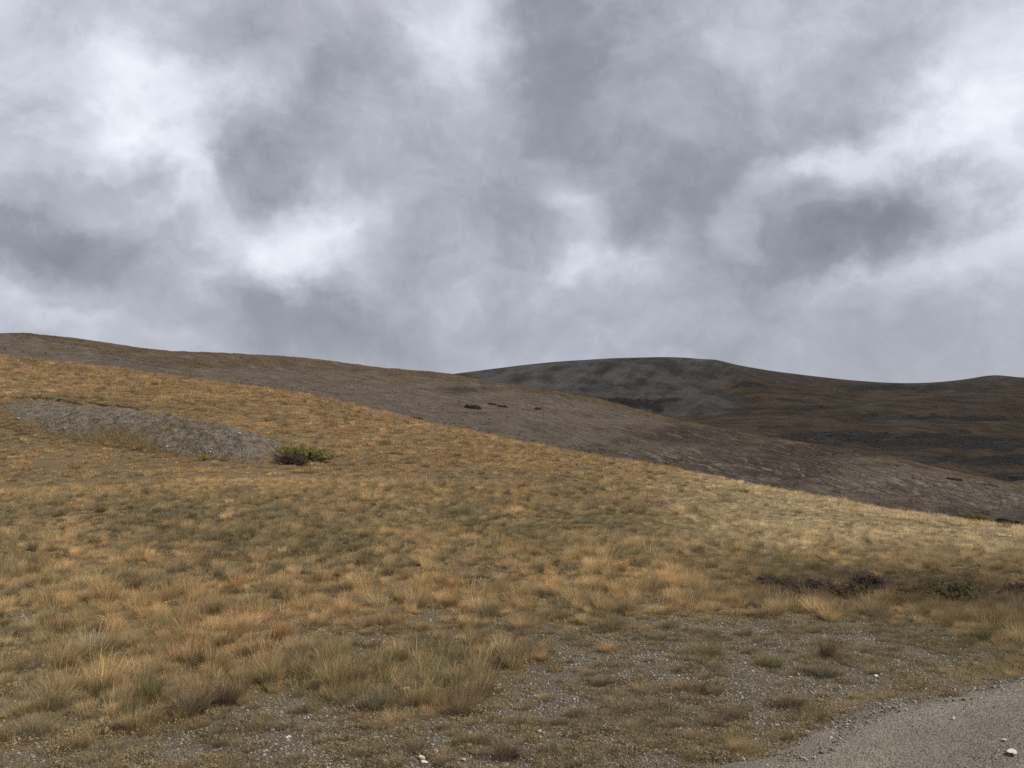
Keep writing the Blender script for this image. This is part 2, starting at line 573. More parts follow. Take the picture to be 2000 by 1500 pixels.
# ------------------------------------------------------------------ road
tt = np.linspace(-45, 45, 700); ss = np.r_[np.linspace(-.25, 1.0, 26), np.linspace(1.05, 6.8, 60)]
T, S = np.meshgrid(tt, ss)
ux, uy = 1 / RN, RS / RN               # along
nx, ny = RS / RN, -1 / RN              # into the road
ox, oy = 0, RY
rx = ox + T * ux + S * nx; ry = oy + T * uy + S * ny
rs = road_s(rx, ry)
rz = H(rx, ry) + .05 * sstep(0, .35, rs) * (1 - sstep(5.8, 6.4, rs)) * 1.0 - .03 * (rs < 0) + .012 * fbm(rx / .5, ry / .5, 61, 3)
rz = rz + .02 * sstep(0, .3, rs) - .03 * np.exp(-((rs - 1.3) / .28) ** 2) - .03 * np.exp(-((rs - 2.9) / .28) ** 2) + .02 * fbm(rx / .25, ry / .25, 63, 3) * sstep(1.1, .2, rs)
road = mesh_obj('gravel_road', np.c_[rx.ravel(), ry.ravel(), rz.ravel()], grid_faces(len(ss), len(tt)), MAT_ROAD, smooth=True)
tag(road, kind='structure')

# ------------------------------------------------------------------ mound
maz = np.linspace(M_AZ[0], M_AZ[-1] + .003, 420)
mr0 = smooth_interp(maz, M_AZ, M_RB, .01); mr1 = smooth_interp(maz, M_AZ, M_RC, .01)
tq = np.linspace(-.35, 2.7, 130)
MA, TQ = np.meshgrid(maz, tq)
MR = mr0[None] + TQ * (mr1 - mr0)[None]
mx_, my_ = MR * np.sin(MA), MR * np.cos(MA)
mb = mound(mx_, my_)
mz = H(mx_, my_) + mb - .07 * (1 - sstep(.0, .10, mb))
mu, mv = proj(mx_.ravel(), my_.ravel(), mz.ravel())
gnoise = fbm(mx_ / 1.5, my_ / 1.5, 71, 4).ravel()
gras = sstep(.30, .05, mb.ravel() + .18 * gnoise) * .8 + .9 * ell(mu, mv, 225, 858, 70, 22) + .2 * ell(mu, mv, 40, 828, 90, 10)
gras = gras * (1 - .9 * ell(mu, mv, 480, 870, 90, 40))
mnd = mesh_obj('shingle_bank', np.c_[mx_.ravel(), my_.ravel(), mz.ravel()], grid_faces(len(tq), len(maz)), MAT_MOUND, smooth=True,
               attrs={'grassy': ('FLOAT', np.clip(gras, 0, 1))})
tag(mnd, kind='structure')


# ------------------------------------------------------------------ hills
class Sheet:
    """terrain sheet: columns by azimuth, rows from a hidden foot over the crest and down behind"""

    def __init__(s, name, crest, base, mat, ncol, nrow, azlim, relief, masks, mid=None, back=(1.08, 1.5, .5)):
        az = np.r_[np.linspace(-R(azlim), -R(36), 60)[:-1], np.linspace(-R(36), R(36), ncol), np.linspace(R(36), R(azlim), 60)[1:]]
        U = 1000 + FPX * np.tan(az) * cp
        cu = [c[0] for c in crest]
        w = 18
        cv = smooth_interp(U, cu, [c[1] for c in crest], w); cd = smooth_interp(U, cu, [c[2] for c in crest], 150)
        bu = [c[0] for c in base]
        bv = smooth_interp(U, bu, [c[1] for c in base], 40); bd = smooth_interp(U, bu, [c[2] for c in base], 150)
        t = np.linspace(0, 1, nrow)[:, None]
        if mid is None:
            V = bv + (cv - bv) * t
            D = bd + (cd - bd) * t ** 1.75
        else:
            mu_ = [c[0] for c in mid]
            mv_ = smooth_interp(U, mu_, [c[1] for c in mid], 60); md = smooth_interp(U, mu_, [c[2] for c in mid], 200)
            k = .5
            t1 = np.clip(t / k, 0, 1); t2 = np.clip((t - k) / (1 - k), 0, 1)
            V = bv + (mv_ - bv) * t1 + (cv - mv_) * t2
            D = bd + (md - bd) * t1 ** 1.15 + (cd - md) * t2 ** 1.3
            V = V
        # elevation from the pixel row, flattened for columns outside the frame
        x, y, z = ray(U[None, :] + 0 * V, V)
        k = D / y
        X, Y, Z = x * k, y * k, CAM_Z + z * k
        # round the crest and fall away behind
        zc = Z[-1]; bx, by, bz = [], [], []
        for f, dr in ((1.03, .004), (1.07, .012), (1.15, .05), (1.4, .25), (1.8, .7)):
            bx.append(X[-1] * f); by.append(Y[-1] * f)
            bz.append((zc - CAM_Z) * f + CAM_Z - dr * .3 * D[-1] - 90 * max(0, f - 1.2))
        X = np.vstack([X, bx]); Y = np.vstack([Y, by]); Z = np.vstack([Z, bz])
        D = np.vstack([D, [D[-1] * 1.1] * 5]); V = np.vstack([V, [V[-1]] * 5])
        tt = np.vstack([np.repeat(t, len(U), 1), np.full((5, len(U)), 1.0)])
        UU = U[None] + 0 * V
        Z = Z + relief(X, Y, UU, V, tt, D)
        s.X, s.Y, s.Z, s.U, s.V, s.nrow = X, Y, Z, UU, V, nrow
        at = masks(UU.ravel(), V.ravel(), X.ravel(), Y.ravel(), (V - cv[None]).ravel())
        s.masks = {k: v.reshape(X.shape) for k, v in at.items()}
        s.obj = mesh_obj(name, np.c_[X.ravel(), Y.ravel(), Z.ravel()], grid_faces(*X.shape), mat, smooth=True,
                         attrs={k: ('FLOAT', v if k in ('ba', 'bb') else np.clip(v, 0, 1)) for k, v in at.items()})
        tag(s.obj, kind='structure')

    def sample(s, n, weight):
        """n spots spread evenly as seen, kept by weight(mask row/col)"""
        nr, nc = s.nrow - 1, s.X.shape[1] - 1
        i = rng.uniform(0, nr, n); j = rng.uniform(0, nc, n)
        i0, j0 = i.astype(int), j.astype(int)
        keep = rng.uniform(0, 1, n) < weight(s, i0, j0)
        i, j, i0, j0 = i[keep], j[keep], i0[keep], j0[keep]
        fi, fj = i - i0, j - j0

        def L(A):
            return (A[i0, j0] * (1 - fj) + A[i0, j0 + 1] * fj) * (1 - fi) + (A[i0 + 1, j0] * (1 - fj) + A[i0 + 1, j0 + 1] * fj) * fi
        return L(s.X), L(s.Y), L(s.Z), L(s.U), L(s.V), (i0, j0)


MID_CREST = [(-3000, 560, 1100), (-900, 610, 900), (-300, 668, 800), (-100, 662, 740), (0, 655, 720), (45, 650, 720), (140, 659, 715), (240, 674, 710), (315, 684, 705), (370, 687, 700), (420, 688, 700),
             (560, 696, 690), (700, 709, 680), (780, 718, 660), (840, 726, 650), (885, 731, 640), (932, 741, 600), (1020, 754, 560), (1160, 776, 500), (1300, 814, 430),
             (1440, 842, 380), (1545, 861, 350), (1720, 885, 320), (1825, 912, 300), (2000, 946, 280), (2400, 1010, 260), (4000, 1150, 240)]
MID_BASE = [(-3000, 760, 150), (-700, 735, 130), (0, 735, 120), (250, 765, 120), (500, 795, 115), (750, 845, 110), (1000, 900, 105), (1250, 945, 100), (1500, 995, 100), (1750, 1045, 100),
            (2000, 1080, 100), (2700, 1180, 100), (4000, 1400, 100)]


def ridge_noise(x, y, s, o=4):
    return 1 - np.abs(fbm(x, y, s, o)) * 2


def mid_relief(X, Y, U, V, t, D):
    e = np.sin(np.clip(t, 0, 1) * math.pi) ** .7
    z = e * (1.6 * fbm(X / 60, Y / 60, 301, 3))
    z = z + sstep(0, .1, t) * .28 * fbm(X / 6, Y / 6, 303, 4) * np.minimum(D / 250, 2)
    # ledges of bedded rock low on the right-hand slope
    c, s_ = math.cos(R(18)), math.sin(R(18))
    a = X * c + Y * s_; b = -X * s_ + Y * c
    st = strata_mask(U, V)
    z = z + st * .75 * fbm(a / 22, b / 2.6, 311, 4)
    # a grey shoulder standing in front of the hillside at the left, and soft folds
    z = z + 5.0 * sstep(45, 5, V - np.interp(U, SH_U, SH_V)) * sstep(-25, 4, V - np.interp(U, SH_U, SH_V)) * sstep(420, 150, U) * sstep(-700, -100, U)
    z = z - 2.2 * ell(U, V, 600, 715, 260, 9) + 1.6 * ell(U, V, 560, 730, 260, 9) + 1.5 * ell(U, V, 480, 703, 120, 6)
    return z


SH_U = [-400, 0, 65, 130, 200, 300, 420]; SH_V = [655, 667, 673, 688, 705, 727, 750]


def strata_mask(u, v):
    lo = smooth_interp(u, [1050, 1300, 1500, 1700, 1900, 2100], [850, 893, 925, 950, 962, 990], 30)
    a = np.exp(-((v - lo) / 34.0) ** 2) * sstep(1080, 1330, u) * .95
    a = np.maximum(a, ell(u, v, 1960, 985, 120, 24))
    a = np.maximum(a, .35 * sstep(1150, 1350, u) * sstep(800, 850, v))
    return np.clip(a, 0, 1)


def mid_masks(u, v, x, y, dv):
    n = fbm(u / 55, v / 14, 321, 4)
    L = smooth_interp(u, [-700, 0, 65, 130, 250, 350, 480, 600, 700, 800, 900, 1000], [655, 668, 674, 690, 710, 720, 712, 722, 727, 734, 742, 752], 20)
    up = sstep(14, -12, v - L + 14 * n) * sstep(960, 880, u)
    strip = sstep(16, 5, dv + 4 * n) * sstep(900, 960, u) * (.85 - .25 * sstep(1500, 1900, u))
    g = np.maximum(up, strip)
    g = np.maximum(g, .42 * ell(u, v, 760, 745, 150, 10) + .35 * ell(u, v, 1850, 925, 220, 30))
    g = g + .13 + .12 * n
    heath = .45 * ell(u, v, 900, 762, 90, 7) + .6 * ell(u, v, 1350, 850, 130, 18) + .75 * ell(u, v, 1650, 880, 160, 10) + .4 * ell(u, v, 1500, 905, 200, 30)
    heath = heath + .5 * ell(u, v, 300, 655, 400, 12) + .3 + .28 * n + .3 * sstep(1000, 1300, u) * sstep(-40, 20, v - np.interp(u, [1000, 1300, 1600, 2000], [870, 925, 975, 1020]))
    heath = heath - .25 * sstep(1000, 700, u)
    dk = [(918, 796, 22, 4), (983, 795, 14, 2.5), (960, 790, 10, 2), (1052, 799, 16, 2.5), (800, 816, 14, 3), (1340, 842, 40, 3), (1870, 938, 18, 4), (1945, 944, 30, 3), (690, 772, 40, 3), (1440, 868, 60, 4)]
    for q in dk:
        heath = heath + .25 * ell(u, v, *q)
    pale = .9 * ell(u, v, 440, 723, 110, 4) + 1.3 * np.exp(-((v - np.interp(u, [180, 225, 262], [697, 688, 683])) / 2.2) ** 2) * (u > 180) * (u < 262) + .5 * ell(u, v, 330, 708, 60, 3) + .4 * ell(u, v, 1055, 842, 50, 5)
    lo = v - smooth_interp(u, [0, 1050, 1300, 1500, 1700, 1900, 2100, 2600], [800, 850, 893, 925, 962, 1000, 1030, 1110], 40)
    lo = lo - (u - 1300) * .10
    bed = .5 + .40 * fbm(u / 38, lo / 4.0, 341, 4) + .34 * fbm(u / 11, lo / 2.2, 343, 3)
    return {'grassy': g, 'strata': np.maximum(strata_mask(u, v) * .8, .3 + .25 * n), 'heath': heath, 'pale': pale, 'ba': u / 48, 'bb': lo / 3.6}


mid = Sheet('near_hill', MID_CREST, MID_BASE, MAT_MID, 900, 330, 80, mid_relief, mid_masks)

FAR_CREST = [(-3000, 640, 3200), (-600, 735, 3000), (300, 770, 2700), (700, 755, 2600), (880, 731, 2500), (950, 722, 2450), (1020, 713, 2400), (1090, 706, 2380), (1195, 699.5, 2350), (1300, 697, 2350),
             (1352, 699, 2380), (1387, 704, 2450), (1440, 713, 2600), (1510, 725, 2700), (1580, 733.5, 2800), (1650, 741.5, 2900), (1720, 747, 3000), (1772, 748.5, 3000),
             (1825, 747, 3000), (1877, 742, 3000), (1912, 736.5, 3000), (1938, 731.5, 2950), (1965, 734, 3000), (2000, 738, 3000), (2300, 725, 3000), (4000, 660, 3300)]
FAR_MID = [(-3000, 800, 2000), (700, 800, 1900), (1000, 780, 1900), (1150, 800, 1880), (1300, 810, 1850), (1400, 812, 1850), (1550, 795, 1950), (1750, 800, 2000), (2000, 805, 2000), (4000, 830, 2000)]
FAR_BASE = [(-3000, 900, 700), (700, 830, 760), (1000, 810, 760), (1300, 860, 720), (1500, 890, 700), (1750, 935, 640), (2000, 1000, 560), (2600, 1080, 520), (4000, 1200, 500)]


def far_relief(X, Y, U, V, t, D):
    e = np.sin(np.clip(t, 0, 1) * math.pi) ** .6
    z = e * (9 * fbm(X / 420, Y / 420, 401, 3)) * sstep(.05, .3, t)
    z = z + e * 2.0 * fbm(X / 60, Y / 60, 403, 4)
    # gullies combing the scree face
    face = ell(U, V, 1230, 745, 230, 40) * sstep(.5, .6, t) * sstep(1, .93, t)
    z = z - face * 9 * np.maximum(0, ridge_noise((U + (V - 700) * .9) / 34 + 3, V / 90, 411, 3) - .35)
    z = z + face * 4 * fbm(U / 26, V / 18, 415, 4)
    # rolling benches on the valley side
    z = z + sstep(1250, 1500, U) * e * 7 * fbm(U / 240, V / 12 + U / 140, 421, 3) * sstep(.08, .2, t)
    # a spur coming down from the top of the dome
    z = z + 16 * np.exp(-((U - np.interp(V, [699, 730, 760, 800], [1375, 1420, 1470, 1500])) / 26) ** 2) * sstep(699, 715, V) * sstep(790, 745, V)
    return z


def far_masks(u, v, x, y, dv):
    n = fbm(u / 60, v / 10, 431, 4); n2 = fbm(u / 25, v / 9, 433, 3)
    scree = sstep(880, 960, u) * sstep(1490, 1360, u + (v - 740) * .5 + 60 * n + 30 * n2) * sstep(822, 800, v + 6 * n2)
    g = 1 - scree
    g = np.maximum(g, .9 * ell(u, v, 1060, 772, 110, 14) * sstep(740, 765, v))
    g = np.maximum(g, .8 * ell(u, v, 1150, 785, 110, 14))
    g = g - .45 * sstep(1330, 1500, u) * sstep(30, 5, dv) - .45 * ell(u, v, 1380, 795, 100, 12)
    heath = .2 + .35 * n * sstep(1300, 1500, u)
    bands = [(1680, 851, 150, 5, .9), (1800, 862, 210, 8, .9), (1930, 872, 150, 9, 1.0), (1620, 846, 60, 4, .8), (1960, 905, 100, 9, .9), (1985, 935, 60, 8, .9), (1850, 900, 60, 4, .6),
             (1190, 783, 60, 5, 1.2), (1130, 776, 60, 4, 1.0), (1245, 788, 36, 8, 1.0), (1290, 778, 40, 2.5, 1.0), (1285, 795, 10, 8, .8), (1720, 818, 120, 3, .7), (1900, 815, 120, 4, .7), (1560, 800, 140, 5, .5), (1460, 758, 30, 4, .9), (1800, 758, 180, 6, .5), (1450, 835, 200, 4, .4)]
    for bu_, bv_, a_, b_, k_ in bands:
        heath = heath + k_ * ell(u, v + 5 * n2, bu_, bv_, a_, b_)
    heath = heath - .5 * scree * sstep(775, 740, v)
    pale = .8 * np.exp(-((u - np.interp(v, [703, 730, 760, 775], [1395, 1430, 1468, 1480])) / 7) ** 2) * sstep(703, 712, v) * sstep(775, 755, v)
    pale = pale + .8 * np.exp(-((u - np.interp(v, [735, 760], [1530, 1556])) / 4) ** 2) * (v > 735) * (v < 760) + .8 * ell(u, v, 1340, 800, 60, 5) + .5 * ell(u, v, 1300, 790, 50, 5)
    pale = pale + .25 * ell(u, v, 1900, 868, 60, 2)
    du = u + (v - 700) * 1.1
    bed = .5 + .45 * fbm(du / 15, v / 32, 441, 4) + .2 * fbm(u / 40, v / 7, 443, 3)
    vw = v + 9 * fbm(u / 120, v / 25, 447, 3)
    bed = np.where(scree > .5, bed, .5 + .38 * fbm(u / 90, vw / 7, 445, 4) + .2 * fbm(u / 14, vw / 4, 449, 3))
    return {'ba': du / 34, 'bb': v / 26, 'grassy': g, 'strata': .25 + .22 * scree, 'heath': heath, 'pale': pale * sstep(-.5, .3, n2)}


far = Sheet('far_mountain', FAR_CREST, FAR_BASE, MAT_FAR, 1100, 300, 80, far_relief, far_masks, mid=FAR_MID)


# ------------------------------------------------------------------ grass clumps
def blades(n, h, rad, width, arch, lean=(.0, .0), segs=3, heads=False, seed=0, hvar=.35, inner=.8):
    """vertices, faces and attributes of a clump of ribbon blades"""
    g = np.random.default_rng(seed)
    a = g.uniform(0, 2 * math.pi, n); q = np.sqrt(g.uniform(0, 1, n))
    bx, by = q * rad * inner * np.cos(a), q * rad * inner * np.sin(a)
    hh = h * g.uniform(1 - hvar, 1 + hvar * .5, n)
    aa = a + g.normal(0, .5, n)
    out = arch * (.25 + .9 * q) * g.uniform(.5, 1.4, n)
    dx = out * np.cos(aa) + lean[0] + g.normal(0, .08, n); dy = out * np.sin(aa) + lean[1] + g.normal(0, .08, n)
    fa = g.uniform(0, 2 * math.pi, n)
    wx, wy = np.cos(fa) * width / 2, np.sin(fa) * width / 2
    rn = g.uniform(0, 1, n)
    V, F, A, Rn = [], [], [], []
    ts = np.linspace(0, 1, segs + 1)
    lv = []
    for t in ts:
        cx = bx + dx * hh * t ** 1.7; cy = by + dy * hh * t ** 1.7
        cz = hh * (t - .28 * (dx ** 2 + dy ** 2) * t * t) - (.02 if t == 0 else 0)
        w = 1 - .75 * t if t < 1 else 0
        if heads and t > .7: w = 1.6 if t < 1 else .3
        lv.append((cx, cy, cz, w, t))
    base = 0
    rows = []
    for k, (cx, cy, cz, w, t) in enumerate(lv):
        if w == 0:
            V.append(np.c_[cx, cy, cz]); rows.append((base, None)); base += n; A.append(np.full(n, t)); Rn.append(rn)
        else:
            V.append(np.c_[cx - wx * w, cy - wy * w, cz]); V.append(np.c_[cx + wx * w, cy + wy * w, cz])
            rows.append((base, base + n)); base += 2 * n
            A += [np.full(n, t)] * 2; Rn += [rn] * 2
    i = np.arange(n)
    for k in range(len(rows) - 1):
        (a0, a1), (b0, b1) = rows[k], rows[k + 1]
        if b1 is None:
            F += np.c_[a0 + i, a1 + i, b0 + i].tolist()
        else:
            F += np.c_[a0 + i, a1 + i, b1 + i, b0 + i].tolist()
    return np.vstack(V), F, np.concatenate(A), np.concatenate(Rn)


def merge(parts):
    V, F, A, Rn = [], [], [], []
    o = 0
    for v, f, a, r in parts:
        V.append(v); F += [[q + o for q in ff] for ff in f]; A.append(a); Rn.append(r); o += len(v)
    return np.vstack(V), F, np.concatenate(A), np.concatenate(Rn)


def cushion(n, rad, h, leaf, seed):
    """a low cushion of little leaves"""
    g = np.random.default_rng(seed)
    a = g.uniform(0, 2 * math.pi, n); q = np.sqrt(g.uniform(0, 1, n))
    z = h * np.sqrt(np.clip(1 - q * q, 0, 1)) * g.uniform(.3, 1.05, n)
    c = np.c_[q * rad * np.cos(a), q * rad * np.sin(a), z]
    d1 = g.normal(0, 1, (n, 3)); d1 /= np.linalg.norm(d1, axis=1)[:, None]
    d2 = np.cross(d1, g.normal(0, 1, (n, 3))); d2 /= np.linalg.norm(d2, axis=1)[:, None]
    l = leaf * g.uniform(.6, 1.4, (n, 1))
    V = np.stack([c - d1 * l, c + d2 * l * .45, c + d1 * l, c - d2 * l * .45], 1).reshape(-1, 3)
    V[:, 2] = np.maximum(V[:, 2], -.01)
    F = np.arange(4 * n).reshape(-1, 4).tolist()
    rn = np.repeat(g.uniform(0, 1, n), 4)
    return V, F, np.repeat(.3 + .4 * z / h, 4), rn


def rockmesh(seed, flat=.55, cuts=2, chop=6):
    g = np.random.default_rng(seed)
    import bmesh
    bm = bmesh.new()
    bmesh.ops.create_icosphere(bm, subdivisions=cuts, radius=1)
    V = np.array([v.co[:] for v in bm.verts])
    for _ in range(chop):                       # facets: flatten against random planes
        n = g.normal(0, 1, 3); n /= np.linalg.norm(n); d = g.uniform(.45, .8)
        s = V @ n
        V = V - np.where(s > d, s - d, 0)[:, None] * n
    V = V * np.array([1, g.uniform(.6, .95), flat]) * 1.15
    V += g.normal(0, .03, V.shape)
    F = [[v.index for v in f.verts] for f in bm.faces]
    bm.free()
    return V, F


PROTO = {}


def proto(group, idx, data, mat):
    c = PROTO.setdefault(group, bpy.data.collections.new(group))
    if len(data) == 4:
        v, f, a, r = data
        at = {'along': ('FLOAT', a), 'rnd': ('FLOAT', r)}
    else:
        v, f = data; at = None
    o = mesh_obj('%s_%02d' % (group, idx), v, f, mat, link=False, attrs=at)
    c.objects.link(o)
    return o


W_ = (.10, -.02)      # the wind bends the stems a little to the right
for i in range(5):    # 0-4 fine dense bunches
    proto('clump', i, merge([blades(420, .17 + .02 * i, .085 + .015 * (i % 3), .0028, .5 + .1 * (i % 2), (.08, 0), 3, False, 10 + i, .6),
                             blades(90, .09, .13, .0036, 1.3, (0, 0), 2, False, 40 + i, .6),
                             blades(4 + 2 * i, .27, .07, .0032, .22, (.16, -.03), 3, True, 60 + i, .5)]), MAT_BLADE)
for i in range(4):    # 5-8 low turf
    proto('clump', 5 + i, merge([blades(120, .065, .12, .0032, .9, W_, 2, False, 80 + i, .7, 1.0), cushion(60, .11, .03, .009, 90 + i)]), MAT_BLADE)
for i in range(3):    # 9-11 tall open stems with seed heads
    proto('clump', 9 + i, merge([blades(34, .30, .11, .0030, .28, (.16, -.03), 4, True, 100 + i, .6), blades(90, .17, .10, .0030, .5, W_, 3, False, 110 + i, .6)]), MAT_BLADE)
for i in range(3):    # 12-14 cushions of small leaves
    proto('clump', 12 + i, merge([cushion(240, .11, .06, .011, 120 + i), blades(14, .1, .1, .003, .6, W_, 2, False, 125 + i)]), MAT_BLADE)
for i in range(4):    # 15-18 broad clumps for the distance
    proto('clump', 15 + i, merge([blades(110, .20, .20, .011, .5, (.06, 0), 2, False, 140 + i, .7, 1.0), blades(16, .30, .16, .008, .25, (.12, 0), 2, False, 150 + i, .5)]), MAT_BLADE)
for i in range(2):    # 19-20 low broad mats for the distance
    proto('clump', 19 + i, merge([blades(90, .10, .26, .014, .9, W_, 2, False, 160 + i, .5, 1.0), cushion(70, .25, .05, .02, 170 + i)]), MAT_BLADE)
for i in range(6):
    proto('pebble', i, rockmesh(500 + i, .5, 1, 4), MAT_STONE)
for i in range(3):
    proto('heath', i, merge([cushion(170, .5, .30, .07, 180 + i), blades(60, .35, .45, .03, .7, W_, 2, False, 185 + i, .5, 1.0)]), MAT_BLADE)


def scatter(name, group, x, y, z, scl, tint, idx, tilt=.12, zs=None, kind='stuff'):
    n = len(x)
    rot = np.c_[rng.normal(0, tilt, n), rng.normal(0, tilt, n), rng.uniform(-.9, .9, n) if group == 'clump' else rng.uniform(0, 6.28, n)]
    if zs is None: zs = np.ones(n)
    S = np.c_[scl, scl, scl * zs]
    o = mesh_obj(name, np.c_[x, y, z], [], None, attrs={
        'rot': ('FLOAT_VECTOR', rot), 'scl': ('FLOAT_VECTOR', S), 'idx': ('INT', idx), 'tint': ('FLOAT_COLOR', np.c_[np.clip(tint * (1.16 if group == 'clump' else 1), 0, .85), np.ones(n)])})
    ng = bpy.data.node_groups.new(name, 'GeometryNodeTree')
    ng.interface.new_socket('Geometry', in_out='INPUT', socket_type='NodeSocketGeometry')
    ng.interface.new_socket('Geometry', in_out='OUTPUT', socket_type='NodeSocketGeometry')
    N = ng.nodes
    gi, go = N.new('NodeGroupInput'), N.new('NodeGroupOutput')
    ip = N.new('GeometryNodeInstanceOnPoints'); ci = N.new('GeometryNodeCollectionInfo')
    ci.inputs['Collection'].default_value = PROTO[group]
    ci.inputs['Separate Children'].default_value = True; ci.inputs['Reset Children'].default_value = True
    ip.inputs['Pick Instance'].default_value = True

    def na(nm, ty):
        q = N.new('GeometryNodeInputNamedAttribute'); q.data_type = ty; q.inputs['Name'].default_value = nm
        return [s for s in q.outputs if s.name == 'Attribute' and s.enabled][0]
    L = ng.links.new
    L(gi.outputs[0], ip.inputs['Points']); L(ci.outputs[0], ip.inputs['Instance'])
    L(na('idx', 'INT'), ip.inputs['Instance Index']); L(na('rot', 'FLOAT_VECTOR'), ip.inputs['Rotation']); L(na('scl', 'FLOAT_VECTOR'), ip.inputs['Scale'])
    L(ip.outputs[0], go.inputs[0])
    md = o.modifiers.new('scatter', 'NODES'); md.node_group = ng
    tag(o, kind=kind)
    return o


def surf(x, y):
    return H(x, y) + np.maximum(mound(x, y), 0)


def field(n, r0, r1, azl=44, pw=2.0):
    """random spots in the wedge, even per area when pw = 2"""
    a = R(1) * rng.uniform(-azl, azl, n)
    r = (r0 ** pw + (r1 ** pw - r0 ** pw) * rng.uniform(0, 1, n)) ** (1 / pw)
    x, y = r * np.sin(a), r * np.cos(a)
    z = surf(x, y)
    u, v = proj(x, y, z)
    return x, y, z, u, v, r


def density(u, v, x, y):
    """share of ground that carries grass"""
    g = gravel_mask(u, v, x, y)
    mb_ = mound(x, y)
    d = 1 - .46 * g
    on = sstep(.04, .22, mb_)
    mg = np.clip(.20 + .8 * ell(u, v, 225, 858, 70, 20) + .5 * sstep(.15, .5, fbm(x / 1.3, y / 1.3, 73, 3)) * sstep(470, 380, u) , 0, 1)
    d = d * (1 - on) + mg * .75 * on * sstep(-.3, .2, fbm(x / .5, y / .5, 239, 3))
    d = np.where(road_s(x, y) > -.03, 0, d)
    s_ = road_s(x, y)
    d = np.where((s_ > -.03) & (s_ < .6), .22 * (1 - s_ / .6), d)
    return d, g, on


GX = []


def hollow(u, v):
    return np.clip(1.3 * ell(u, v, 1640, 1152, 190, 26) + 1.2 * ell(u, v, 1890, 1165, 140, 38), 0, 1)


def verge(u, v):
    rr = road_row(u)
    return sstep(rr - 85, rr - 60, v) * sstep(1380, 1450, u)


def add_grass(n, r0, r1, kindf, sclf, pw=2.0, turf=False):
    x, y, z, u, v, r = field(n, r0, r1, pw=pw)
    d, g, on = density(u, v, x, y)
    if turf:
        d = d + .55 * g * (1 - on) * (road_s(x, y) < -.03) * sstep(-.25, .25, fbm(x / .5, y / .5, 237, 3))
    else:
        d = d * (1 - .85 * hollow(u, v))
    # lumps: grass gathers in drifts
    lo_ = np.interp(r, [10, 20], [.16, .5])
    d = d * (lo_ + (1 - lo_) * sstep(-.30, .18, fbm(x / .42, y / .42, 231, 4)))
    k = rng.uniform(0, 1, len(x)) < d
    x, y, z, u, v, r, g, on = [q[k] for q in (x, y, z, u, v, r, g, on)]
    t = cover_tint(u, v, x, y)
    t = t * (1 - .6 * g[:, None]) + (GREY * .35 + BROWN * .35) * .6 * 1.3 * g[:, None]
    t = t * (1 - .4 * on[:, None]) + BROWN * .4 * on[:, None]
    if turf:
        t = .45 * t + .55 * (OLIVE * .40 + GREY * .35 + BROWN * .35) * rng.normal(1, .15, (len(x), 1)).clip(.6, 1.4)
    t = t * (1 - .7 * hollow(u, v)[:, None]) + .7 * hollow(u, v)[:, None] * BROWN * .6
    idx = kindf(len(x), g, u, v, x, y)
    s, zs = sclf(len(x), g, u, v, x, y, r)
    s = s * (1 - .3 * on)
    green = ell(u, v, 1180, 1030, 170, 16) + ell(u, v, 140, 780, 80, 9) + ell(u, v, 250, 800, 120, 7)
    zs = zs * (1 - .5 * np.clip(green, 0, 1))
    if not turf: s = s * (1 - .5 * verge(u, v))
    GX.append((x, y, z - .008, s, zs, t, idx))


def low_kind(n, g, u, v, x, y):
    idx = rng.integers(5, 9, n)
    c = rng.uniform(0, 1, n) < .12 + .25 * g
    return np.where(c, rng.integers(12, 15, n), idx)


def bunch_kind(n, g, u, v, x, y):
    idx = rng.integers(0, 5, n)
    tall = rng.uniform(0, 1, n) < np.clip(.10 + .5 * ell(u, v, 800, 1320, 200, 50) + .25 * ell(u, v, 100, 1350, 250, 80), 0, 1) * (1 - .8 * g)
    return np.where(tall, rng.integers(9, 12, n), idx)


def far_kind(n, g, u, v, x, y):
    return np.where(rng.uniform(0, 1, n) < .42, rng.integers(19, 21, n), rng.integers(15, 19, n))


# near turf, near bunches
add_grass(23000, 3.6, 12, low_kind, lambda n, g, u, v, x, y, r: (rng.uniform(.5, 1.15, n) * (1 - .25 * g), rng.uniform(.45, 1.1, n)), turf=True)
big = lambda n, g, u, v, x, y, r: (rng.lognormal(-.74, .40, n).clip(.22, 1.1) * (1 - .25 * g), (rng.uniform(.6, 1.15, n)) * (1 - .45 * g))
add_grass(10500, 3.6, 12, bunch_kind, big)
add_grass(34000, 12, 26, low_kind, lambda n, g, u, v, x, y, r: (rng.uniform(.9, 1.7, n), rng.uniform(.4, .9, n)), turf=True)
add_grass(30000, 12, 26, bunch_kind, big)
add_grass(85000, 24, 84, far_kind, lambda n, g, u, v, x, y, r: (rng.lognormal(-.48, .36, n).clip(.28, 1.5) * np.interp(r, [24, 70], [.75, 1.25]), rng.uniform(.45, 1.05, n)))
_f = field


def field(n, r0, r1, azl=44, pw=2.0):
    x, y, z, u, v, r = _f(n, r0, r1, 88)
    k = ~((np.abs(np.arctan2(x, y)) < R(44)) & (r > 3.6))
    x, y, z, r = x[k], y[k], z[k], r[k]
    u = np.where(x < 0, 200.0, 1800.0) + 0 * x; v = np.full(len(x), 1330.0)
    return x, y, z, u, v, r


